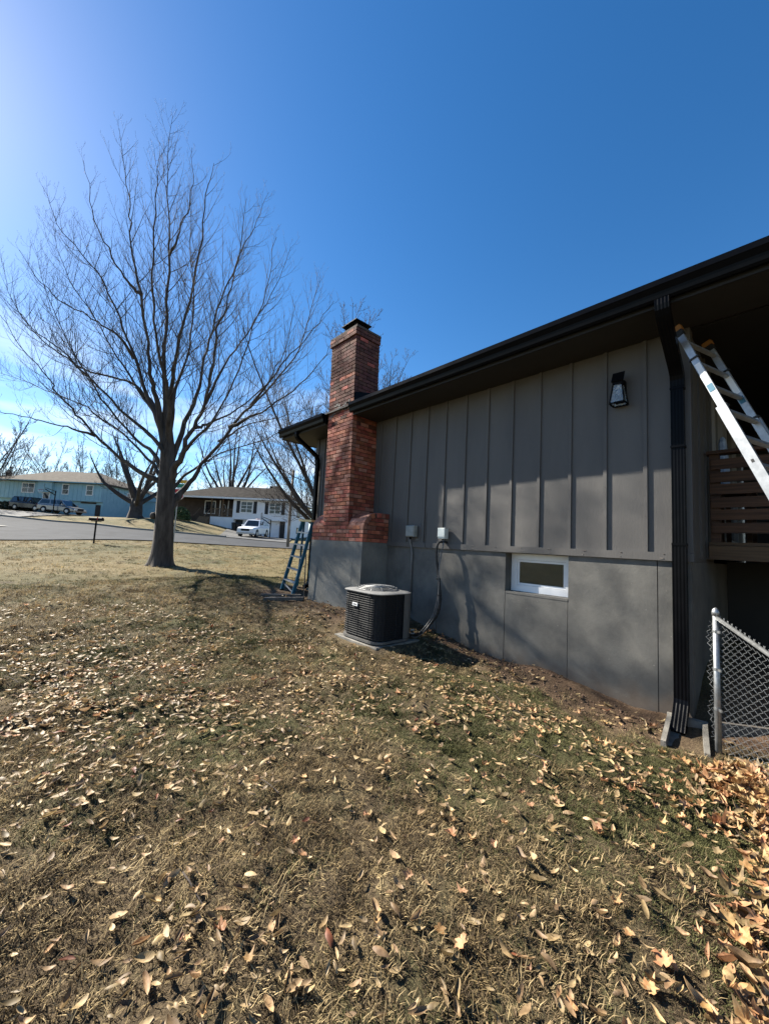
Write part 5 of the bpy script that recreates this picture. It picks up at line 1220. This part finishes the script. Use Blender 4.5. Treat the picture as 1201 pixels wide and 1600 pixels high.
# ------------------------------------------------------------------ street furniture
p = at(147, 843, 16.8); p[2] = g(p[0], p[1])
mb_ = thing('mailbox', 'black mailbox on a slim post at the edge of the lawn', 'mailbox', p)
MB().tube([p - [0, 0, .2], p + [0, 0, .98]], .035, 8).build('post', 'black_metal', mb_)
bx = []
for t in (-.27, .27):
    bx.append([p + r_h * t * 1 + f_h * .10 * math.cos(a) * 1.0 + np.array([0, 0, 1.0 + (.09 * math.sin(a) + .06 if a <= math.pi else 0)]) for a in np.r_[np.linspace(0, math.pi, 9), math.pi + .01]])
for r_ in bx: r_[-1] = r_[-2] - np.array([0, 0, .06]); r_.append(r_[0] - np.array([0, 0, .06]))
MB().sweep(bx).build('box', 'black_metal', mb_); MB().bar(p + r_h * .12 + f_h * -.11 + [0, 0, 1.03], p + r_h * .12 + f_h * -.11 + [0, 0, 1.17], .02, .03).build('flag', 'lamp_red', mb_)
MB().bar(p - r_h * .2 + [0, 0, .975], p + r_h * .2 + [0, 0, .975], .10, .03).build('bracket', 'black_metal', mb_)

def hoop(base, top_h, toward, lab, board_white=False):
    base = np.array(base, float); base[2] = g(base[0], base[1]); t = thing('basketball_hoop', lab, 'basketball hoop', base); tw = np.array(toward, float); tw[2] = 0; tw = _n(tw); sd2 = np.array([-tw[1], tw[0], 0])
    MB().tube([base, base + [0, 0, top_h]], .055, 8).build('pole', 'black_metal', t)
    MB().bar(base + [0, 0, top_h - .5], base + tw * .95 + [0, 0, top_h + .1], .07, .09).build('arm', 'black_metal', t)
    MB().bar(base + [0, 0, top_h - .05], base + tw * .95 + [0, 0, top_h + .25], .05, .06).build('arm', 'black_metal', t)
    c = base + tw * 1.0 + [0, 0, top_h + .25]
    MB().sweep([[c + tw * o + sd2 * a * .62 + UP * b * .40 for a, b in cs] for o in (0, .04)]).build('backboard', 'dark_window', t)
    MB().tube([c + tw * (.32 + .23 * math.cos(a)) + sd2 * .23 * math.sin(a) - UP * .28 for a in np.linspace(0, 6.283, 15)], .014, 5, caps=False).build('rim', 'lamp_red', t)
    nt = MB()
    for a in np.linspace(0, 6.283, 9)[:-1]: nt.tube([c + tw * (.32 + .23 * math.cos(a)) + sd2 * .23 * math.sin(a) - UP * .28, c + tw * (.32 + .13 * math.cos(a + .4)) + sd2 * .13 * math.sin(a + .4) - UP * .68], .008, 3)
    nt.build('net', 'sign_white', t)
hoop(at(82, 806, 44.3), 2.75, -r_h - .868 * f_h, 'black basketball hoop behind the parked silver crossover')
hoop(at(421, 839, 41.5), 2.1, -r_h * .9 - f_h * .4, 'black basketball hoop beside the white pickup truck')
p = at(449, 856, 26); p[2] = g(p[0], p[1]); up_ = thing('utility_pole', 'weathered wooden pole in front of the white house corner', 'utility pole', p)
MB().tube([p - [0, 0, .5], p + [0, 0, 2.8], p + [.02, 0, 5.35]], [.105, .095, .085], 12).build('pole_shaft', 'pole_wood', up_, smooth=True)
MB().box(p + [-.05, -.13, 1.2], p + [.05, -.09, 1.5]).build('tag_plate', 'galv', up_)
p = at(270.5, 848, 19.6); p[2] = g(p[0], p[1]); sg_ = thing('street_sign', 'red stop sign with green street name blades half hidden behind the maple', 'street sign', p)
MB().tube([p - [0, 0, .3], p + [0, 0, 3.35]], .03, 8).build('post', 'galv', sg_)
sc_ = p - f_h * .04 + [0, 0, 2.50]
MB().sweep([[sc_ - f_h * o + r_h * q * math.cos(a) + UP * q * math.sin(a) for a in np.arange(8) * math.pi / 4 + math.pi / 8] for o, q in ((0, .34), (.012, .34))]).build('stop_plate', 'sign_white', sg_)
st_ = MB().sweep([[sc_ - f_h * o + r_h * q * math.cos(a) + UP * q * math.sin(a) for a in np.arange(8) * math.pi / 4 + math.pi / 8] for o, q in ((.013, .315), (.018, .315))]).build('stop_face', 'sign_red', sg_)
def lettering(text, centre, size, m, parent, name='lettering'):
    cu = bpy.data.curves.new(name, 'FONT'); cu.body = text; cu.size = size; cu.align_x = 'CENTER'; cu.align_y = 'CENTER'; cu.extrude = .002; cu.materials.append(MATS[m])
    o = bpy.data.objects.new(name, cu); COL.objects.link(o); me = bpy.data.meshes.new_from_object(o); bpy.data.objects.remove(o)
    o = bpy.data.objects.new(name, me); COL.objects.link(o); o.parent = parent
    zz = -f_h; xx = r_h; M_ = Matrix.Identity(4)
    for i in range(3): M_[i][0] = xx[i]; M_[i][1] = UP[i]; M_[i][2] = zz[i]; M_[i][3] = (centre - LOC[parent.name])[i]
    o.matrix_local = M_; return o
lettering('STOP', sc_ - f_h * .021, .26, 'sign_white', sg_)
for z, w, h, m in ((2.98, .62, .20, 'sign_green'), (3.20, .50, .17, 'sign_yellow')):
    bl_ = MB().sweep([[p + r_h * (a * w / 2 + .17) + UP * (z + b * h / 2) - f_h * o for a, b in cs] for o in (.03, .036)]).build('name_blade', m, sg_)
MB().sweep([[p + r_h * (a * .22 + .14) + UP * (2.84 + b * .035) - f_h * o for a, b in cs] for o in (.03, .036)]).build('lower_blade', 'sign_white', sg_)

# ------------------------------------------------------------------ grass
def free_ground(x, y):
    """True where turf or leaves may lie"""
    ok = ~((x > -.02) & (y > .78) & (y < 8.05)) & ~((x > -.66) & (x < 0) & (y > 5.26) & (y < 7.0)) & ~((x > -1.46) & (x < -.48) & (y > 3.84) & (y < 4.97))
    ok &= ~((x > -.58) & (x < -.05) & (y > .52) & (y < .98)) & ~((x > -.1) & (y < 2))
    return ok
def blade_clump(seed, nb, h, rad, wid, flat, m):
    rng = np.random.default_rng(seed); V, F = [], []
    for i in range(nb):
        a = rng.uniform(0, 6.283); r_ = rad * math.sqrt(rng.random()); p = np.array([r_ * math.cos(a), r_ * math.sin(a), -.006])
        az = rng.uniform(0, 6.283); tilt = rng.uniform(.15, flat); ln = h * rng.uniform(.5, 1.25)
        d = np.array([math.cos(az) * math.sin(tilt), math.sin(az) * math.sin(tilt), math.cos(tilt)]); s_ = np.array([-math.sin(az), math.cos(az), 0]) * wid
        mid = p + d * ln * .5; d2 = _n(d + np.array([math.cos(az), math.sin(az), -.6]) * rng.uniform(.1, .8)); tip = mid + d2 * ln * .5; tip[2] = max(tip[2], .004)
        n = len(V); V += [p - s_, p + s_, mid + s_ * .8, mid - s_ * .8, tip]; F += [(n, n + 1, n + 2, n + 3), (n + 3, n + 2, n + 4)]
    me = bpy.data.meshes.new('clump'); me.from_pydata([tuple(v) for v in V], [], F); me.materials.append(MATS[m]); me.update(); return me
gcol = bpy.data.collections.new('turf_clumps')
for i, (nb, h, rad, wid, flat, m) in enumerate([(15, .042, .055, .0016, 1.52, 'grass_dry'), (24, .032, .050, .0015, 1.52, 'grass_dead'), (26, .030, .055, .0015, 1.5, 'grass_dead'), (11, .055, .050, .0016, 1.52, 'grass_dry'), (26, .027, .045, .0016, 1.25, 'grass_green'), (28, .023, .050, .0017, 1.3, 'grass_green')]):
    o = bpy.data.objects.new('clump_%s' % 'abcdef'[i], blade_clump(50 + i, nb, h, rad, wid, flat, m)); gcol.objects.link(o)
def scatter(n, r0, r1, keep, seed):
    rng = np.random.default_rng(seed); ang0 = math.atan2(f_h[1], f_h[0]); n = int(n * 1.5); a = ang0 + rng.uniform(-1.29, 1.29, n); r_ = np.sqrt(rng.uniform(r0 * r0, r1 * r1, n))
    x, y = EYE[0] + r_ * np.cos(a), EYE[1] + r_ * np.sin(a); k = free_ground(x, y) & keep(x, y, rng); x, y = x[k], y[k]; z = g1(x, y)
    px, py, d = project(np.c_[x, y, z]); return x, y, z
greenness = lambda x, y: .5 * fbm(x, y, 1.9, 21) + .5 * fbm(x, y, .42, 27) + .09 * np.exp(-((x + 1.9) ** 2 / 2.2 + (y - 3.6) ** 2 / 5)) - .16 * np.exp(-((x + 5.2) ** 2 + (y - 3.4) ** 2) / 3)
sparse = lambda x, y, rng: rng.random(len(x)) > np.clip(dirt_at(x, y) * 1.3, 0, .985) + .55 * np.clip((fbm(x, y, .35, 33) - .46) * 7, 0, 1)
X_, Y_, Z_, S_ = [], [], [], []
for n, r0, r1, sc2, sd_ in ((17500, .3, 3.2, 1.0, 1), (32000, 3.0, 6.0, 1.15, 2), (30000, 5.8, 11, 1.6, 3), (18000, 10.5, 25, 2.2, 4)):
    x, y, z = scatter(n, r0, r1, sparse, sd_)
    if r1 > 20: k = y < np.interp(x, [-40, -14, -6, -1.45, 6.1, 14], [30, 26, 23.8, 22.3, 20.9, 19.3]); x, y, z = x[k], y[k], z[k]
    X_.append(x); Y_.append(y); Z_.append(z); S_.append(np.full(len(x), sc2))
X_, Y_, Z_, S_ = map(np.concatenate, (X_, Y_, Z_, S_)); rg = np.random.default_rng(8)
S_ = S_ * rg.uniform(.7, 1.3, len(X_)) * (.55 + .9 * fbm(X_, Y_, .22, 44)); gn = greenness(X_, Y_) + rg.normal(0, .07, len(X_))
far_dry = np.clip((np.hypot(X_ + 4.94, Y_) - 6) / 5, 0, 1)
IDX = np.where(gn > .515 + .05 * far_dry, rg.integers(4, 6, len(X_)), np.where(rg.random(len(X_)) < .42 + .4 * far_dry, rg.choice([0, 3], len(X_)), rg.choice([1, 2], len(X_))))
gme = bpy.data.meshes.new('grass'); gme.vertices.add(len(X_)); gme.vertices.foreach_set('co', np.c_[X_, Y_, Z_].astype(np.float32).ravel())
a1 = gme.attributes.new('rot', 'FLOAT_VECTOR', 'POINT'); a1.data.foreach_set('vector', np.c_[rg.normal(0, .08, len(X_)), rg.normal(0, .08, len(X_)), rg.uniform(0, 6.283, len(X_))].astype(np.float32).ravel())
a2 = gme.attributes.new('scl', 'FLOAT', 'POINT'); a2.data.foreach_set('value', S_.astype(np.float32))
a3 = gme.attributes.new('pick', 'INT', 'POINT'); a3.data.foreach_set('value', IDX.astype(np.int32))
grass = bpy.data.objects.new('grass', gme); COL.objects.link(grass); tag(grass, 'short dry and green turf grass covering the lawn', None, None, 'stuff')
ng = bpy.data.node_groups.new('turf', 'GeometryNodeTree'); ng.interface.new_socket('Geometry', in_out='INPUT', socket_type='NodeSocketGeometry'); ng.interface.new_socket('Geometry', in_out='OUTPUT', socket_type='NodeSocketGeometry')
N = ng.nodes.new; gi, go = N('NodeGroupInput'), N('NodeGroupOutput'); ip = N('GeometryNodeInstanceOnPoints'); ci = N('GeometryNodeCollectionInfo')
ci.inputs['Collection'].default_value = gcol; ci.inputs['Separate Children'].default_value = True; ci.inputs['Reset Children'].default_value = True
def named(nm, ty): 
    n = N('GeometryNodeInputNamedAttribute'); n.data_type = ty; n.inputs['Name'].default_value = nm; return n.outputs['Attribute']
K = ng.links.new; K(gi.outputs[0], ip.inputs['Points']); K(ci.outputs[0], ip.inputs['Instance']); ip.inputs['Pick Instance'].default_value = True
K(named('pick', 'INT'), ip.inputs['Instance Index']); K(named('rot', 'FLOAT_VECTOR'), ip.inputs['Rotation']); K(named('scl', 'FLOAT'), ip.inputs['Scale']); K(ip.outputs[0], go.inputs[0])
md = grass.modifiers.new('turf', 'NODES'); md.node_group = ng

# ------------------------------------------------------------------ fallen leaves
def oval_leaf(seed, L_, W_, curl, fold, twist):
    rng = np.random.default_rng(seed); n = 7; V = []; 
    for i in range(n):
        t = i / (n - 1); w = W_ * (max(.02, math.sin(math.pi * min(1, .05 + t * .95))) ** .62) * (1 - .22 * t) * rng.uniform(.88, 1.1); x = (t - .5) * L_; zc = curl * L_ * ((t - .5) ** 2 * 2.2) + .25 * twist * L_ * t * t
        wv = .06 * L_ * math.sin(5 * t + seed)
        cy = .05 * math.sin(3 * t + seed * 1.7); V += [(x, cy - w / 2, zc + fold * w / 2 + wv * .3 + rng.normal(0, .016)), (x, cy, zc - .01), (x, cy + w / 2, zc + fold * w / 2 * (1.2 if seed % 2 else .5) - wv * .4 + rng.normal(0, .016))]
    F = [(3 * i + j, 3 * i + j + 1, 3 * i + j + 4, 3 * i + j + 3) for i in range(n - 1) for j in range(2)]
    V = np.array(V); V[:, 2] -= V[:, 2].min(); return V, F
def lobed_leaf(seed, R_, curl):
    rng = np.random.default_rng(seed); k = 20; V = [(0, 0, 0)]
    rad = [1, .62, .50, .86, .55, .48, .80, .60, .45, .55, .18, .55, .45, .60, .80, .48, .55, .86, .50, .62]
    V += [(R_ * .42 * rad[j] * math.cos(2 * math.pi * j / k), R_ * .42 * rad[j] * math.sin(2 * math.pi * j / k), rng.normal(.01, .006)) for j in range(k)]
    rj = [r_ * rng.uniform(.72, 1.12) * (.55 + .45 * (1 - abs(math.sin(2 * math.pi * j / k)) * .35)) + .12 for j, r_ in enumerate(rad)]
    V += [(R_ * rj[j] * math.cos(2 * math.pi * j / k), R_ * rj[j] * math.sin(2 * math.pi * j / k), R_ * curl * rng.uniform(-.5, 1.25) * rj[j]) for j in range(k)]
    F = [(0, 1 + j, 1 + (j + 1) % k) for j in range(k)] + [(1 + j, 1 + k + j, 1 + k + (j + 1) % k, 1 + (j + 1) % k) for j in range(k)]
    V = np.array(V); ax_ = rng.uniform(0, 3); V[:, 2] += 1.3 * curl * (V[:, 0] * math.cos(ax_) + V[:, 1] * math.sin(ax_)) ** 2 / R_; V[:, 2] -= V[:, 2].min(); return V, F
OV = [oval_leaf(i, 1.0, w, c, f, tw) for i, (w, c, f, tw) in enumerate([(.42, .12, .35, .08), (.36, .28, .5, .2), (.46, .06, .15, .0), (.38, -.16, .4, .1), (.26, .2, 1.1, .3), (.44, .2, -.35, .1), (.32, .4, .3, -.15), (.36, .1, .8, .25), (.5, .22, .6, .1), (.34, .5, 1.6, .2), (.4, -.3, -.8, .3), (.28, .15, 1.9, .5), (.46, .35, .2, -.3), (.38, .6, 1.0, .6)])]
LB = [lobed_leaf(100 + i, .5, c) for i, c in enumerate((.3, .5, .65, .85, .4, .7))]
TPL = [(V, F, 'o') for V, F in OV] + [(V, F, 'l') for V, F in LB]
def leaf_mesh(i, m):
    me = bpy.data.meshes.new('leaf'); me.from_pydata(TPL[i][0].tolist(), [], TPL[i][1]); me.materials.append(MATS[m]); me.polygons.foreach_set('use_smooth', [True] * len(me.polygons)); me.update(); return me
rl = np.random.default_rng(77)
Ls = []     # x y z tpl size yaw pitch roll colour
def drop(n, r0, r1, dens, tpl_p, seed):
    x, y, z = scatter(n, r0, r1, dens, seed)
    for i in range(len(x)):
        lob = rl.random() < tpl_p(x[i], y[i]); t = int(rl.integers(14, 20)) if lob else int(rl.integers(0, 14))
        size = (rl.uniform(.055, .10) if lob else .036 + .055 * rl.random() ** 1.5)
        size *= .80 + .2 * min(1, max(0, (math.hypot(x[i] + 4.94, y[i]) - 1.5) / 3))
        red = rl.random() < (.035 if x[i] < -3.2 else .02)
        Ls.append((x[i], y[i], z[i] + rl.uniform(.012, .032), t, size, rl.uniform(0, 6.283), rl.normal(0, .17), rl.normal(0, .18), 'o' if lob else ('r' if red else 't')))
def drift(x, y):        # the leaf drift along the fence, on the lawn side
    rel = np.stack([x - F0[0], y - F0[1]], -1); u = rel @ (fu[:2] / np.linalg.norm(fu[:2])); v = rel @ (np.array([-fu[1], fu[0]]) / np.linalg.norm(fu[:2]))
    v = -v if np.dot(np.array([-fu[1], fu[0]]), np.array([-1.0, 1.0])) < 0 else v
    return u, v
def lawn_dens(x, y, rng):
    c = fbm(x, y, .75, 91); big = fbm(x, y, 2.6, 61); d = np.hypot(x + 4.94, y)
    p = np.clip((c - .32) * 2.2, .24, 1) * np.clip(.62 + (big - .45) * 1.6, .3, 1) * np.clip(1.25 - (d - 4.6) / 5, .04, 1)
    p *= np.where((x > -2.3) & (y < 2.0), .62, 1) * np.where(x > -1.1, .5, 1) * np.where((x < -2) & (d > 2.5) & (d < 6.5), 1.25, .9)
    return rng.random(len(x)) < p
lob_p = lambda x, y: .03 + .22 * math.exp(-((x + 1.9) ** 2 + (y - .3) ** 2) / 2.0)
drop(9500, .4, 4.2, lawn_dens, lob_p, 301); drop(31000, 4.0, 8.5, lawn_dens, lob_p, 302); drop(9000, 8, 15, lawn_dens, lob_p, 303)
# drift
n = 1500; u = rl.uniform(.30, 2.15, n); v = np.abs(rl.normal(0, .23, n)) * (1 - .0 * u) - .12
for i in range(n):
    q = F0[:2] + fu[:2] / np.linalg.norm(fu[:2]) * u[i] + np.array([-.35, .94]) * v[i] * (1 if u[i] > .35 else .3)
    if not free_ground(np.array([q[0]]), np.array([q[1]]))[0]: continue
    hgt = max(0, .10 * (1 - v[i] / .55)) * rl.random(); lob = rl.random() < .50; t = int(rl.integers(14, 20)) if lob else int(rl.integers(0, 14))
    Ls.append((q[0], q[1], g(q[0], q[1]) + .008 + hgt, t, rl.uniform(.09, .155) if lob else rl.uniform(.07, .125), rl.uniform(0, 6.283), rl.normal(0, .28), rl.normal(0, .28), 'o' if rl.random() < .58 else 't'))
for i in range(900):        # the drift carries on along the lawn's right-hand edge
    x_, y_ = rl.uniform(-3.7, -1.3), .02 + abs(rl.normal(0, .13)) - .05 * rl.random(); lob = rl.random() < .4
    Ls.append((x_, y_, g(x_, y_) + .01 + .05 * rl.random(), int(rl.integers(14, 20)) if lob else int(rl.integers(0, 14)), rl.uniform(.055, .105), rl.uniform(0, 6.283), rl.normal(0, .22), rl.normal(0, .22), 'o' if rl.random() < .55 else 't'))
for i in range(420):        # leaves blown through to the far side of the fence
    u_, v_ = rl.uniform(.15, 2.1), rl.uniform(.02, .7); q = F0[:2] + fu[:2] / np.linalg.norm(fu[:2]) * u_ + np.array([.41, -.91]) * v_
    if q[0] > -.02 and q[1] > .7: continue
    Ls.append((q[0], q[1], g(q[0], q[1]) + .01, int(rl.integers(0, 20)), rl.uniform(.08, .14), rl.uniform(0, 6.283), rl.normal(0, .25), rl.normal(0, .25), 'o' if rl.random() < .5 else 't'))
Pl = np.array([l[:3] for l in Ls]); lx, ly, ld = project(Pl); inn = (lx > 0) & (lx < 1201) & (ly > 0) & (ly < 1600) & (ld > .2)
rank = np.argsort(-np.where(inn, np.array([l[4] for l in Ls]) / np.maximum(ld, .1), 0)); single = set(rank[:300].tolist())
LM = {}
many = {}
for i, (x, y, z, t, s_, ya, pi_, ro_, cl) in enumerate(Ls):
    if i in single:
        m = {'t': 'leaf_tan', 'o': 'leaf_orange', 'r': 'leaf_red'}[cl]
        if (t, m) not in LM: LM[(t, m)] = leaf_mesh(t, m)
        o = bpy.data.objects.new('fallen_leaf', LM[(t, m)]); COL.objects.link(o); o.location = (x, y, z); o.scale = (s_, s_, s_); o.rotation_euler = (ro_, pi_, ya)
        shape = 'lobed' if t >= 14 else 'oval'; colr = {'t': 'pale tan', 'o': 'orange brown', 'r': 'dark reddish'}[cl]
        where = 'in the drift beside the fence' if (x > -2.9 and y < .75 and drift(np.array([x]), np.array([y]))[1][0] < .6 and x > -2.4) else 'lying on the lawn'
        tag(o, 'dry curled %s leaf, %s, %s' % (shape, colr, where), 'leaf', 'fallen leaves: %s %s %s' % (colr, shape, where))
    else:
        V, F, _ = TPL[t]; Rz = Matrix.Rotation(ya, 3, 'Z') @ Matrix.Rotation(pi_, 3, 'Y') @ Matrix.Rotation(ro_, 3, 'X')
        many.setdefault(cl, MB()).add(V @ np.array(Rz).T * s_ + np.array([x, y, z]), F)
for cl, nm, m, lab in (('t', 'fallen_leaves', 'leaf_tan_many', 'many small tan leaves scattered over the lawn'), ('o', 'fallen_leaves', 'leaf_orange_many', 'orange brown leaves heaped along the fence and scattered'), ('r', 'fallen_leaves', 'leaf_red', 'few dark reddish leaves on the lawn')):
    if cl in many: tag(many[cl].build(nm, m, None, smooth=True), lab, None, None, 'stuff')

# soil crumbs and small stones on the bare strip by the foundation
rc = np.random.default_rng(3); mbx = MB(); mat('soil_crumb', (.09, .055, .035), (.20, .13, .085), scale=30, rough=.95, rnd=.3, island=True)
for i in range(1400):
    x, y = -abs(rc.normal(0, .55)) - .02, rc.uniform(.9, 5.2)
    if dirt_at(np.array([x]), np.array([y]))[0] < .35 or not free_ground(np.array([x]), np.array([y]))[0]: continue
    r_ = rc.uniform(.004, .016); z = g(x, y); u = rc.normal(size=(6, 3)) * .25 + np.array([(1, 0, 0), (-1, 0, 0), (0, 1, 0), (0, -1, 0), (0, 0, .8), (0, 0, -.8)])
    mbx.add(np.array([x, y, z + r_ * .3]) + u * r_, [(0, 2, 4), (2, 1, 4), (1, 3, 4), (3, 0, 4), (2, 0, 5), (1, 2, 5), (3, 1, 5), (0, 3, 5)])
tag(mbx.build('soil_crumbs', 'soil_crumb'), 'loose soil crumbs on the bare strip by the foundation', None, None, 'stuff')

sk = MB(); rs = np.random.default_rng(9)
for i in range(70):
    a = rs.uniform(0, 6.28); x, y = rs.uniform(-7.5, -.9), rs.uniform(1.2, 9); ln = rs.uniform(.06, .28)
    if not free_ground(np.array([x]), np.array([y]))[0]: continue
    P = np.array([(x + math.cos(a) * ln * t + rs.normal(0, .006), y + math.sin(a) * ln * t + rs.normal(0, .006), 0) for t in (0, .35, .7, 1)]); P[:, 2] = g1(P[:, 0], P[:, 1]) + .022
    sk.tube(P, np.array([.0035, .003, .0026, .0015]), 5)
tag(sk.build('twig_litter', 'twig'), 'small broken twigs scattered over the lawn', None, None, 'stuff')
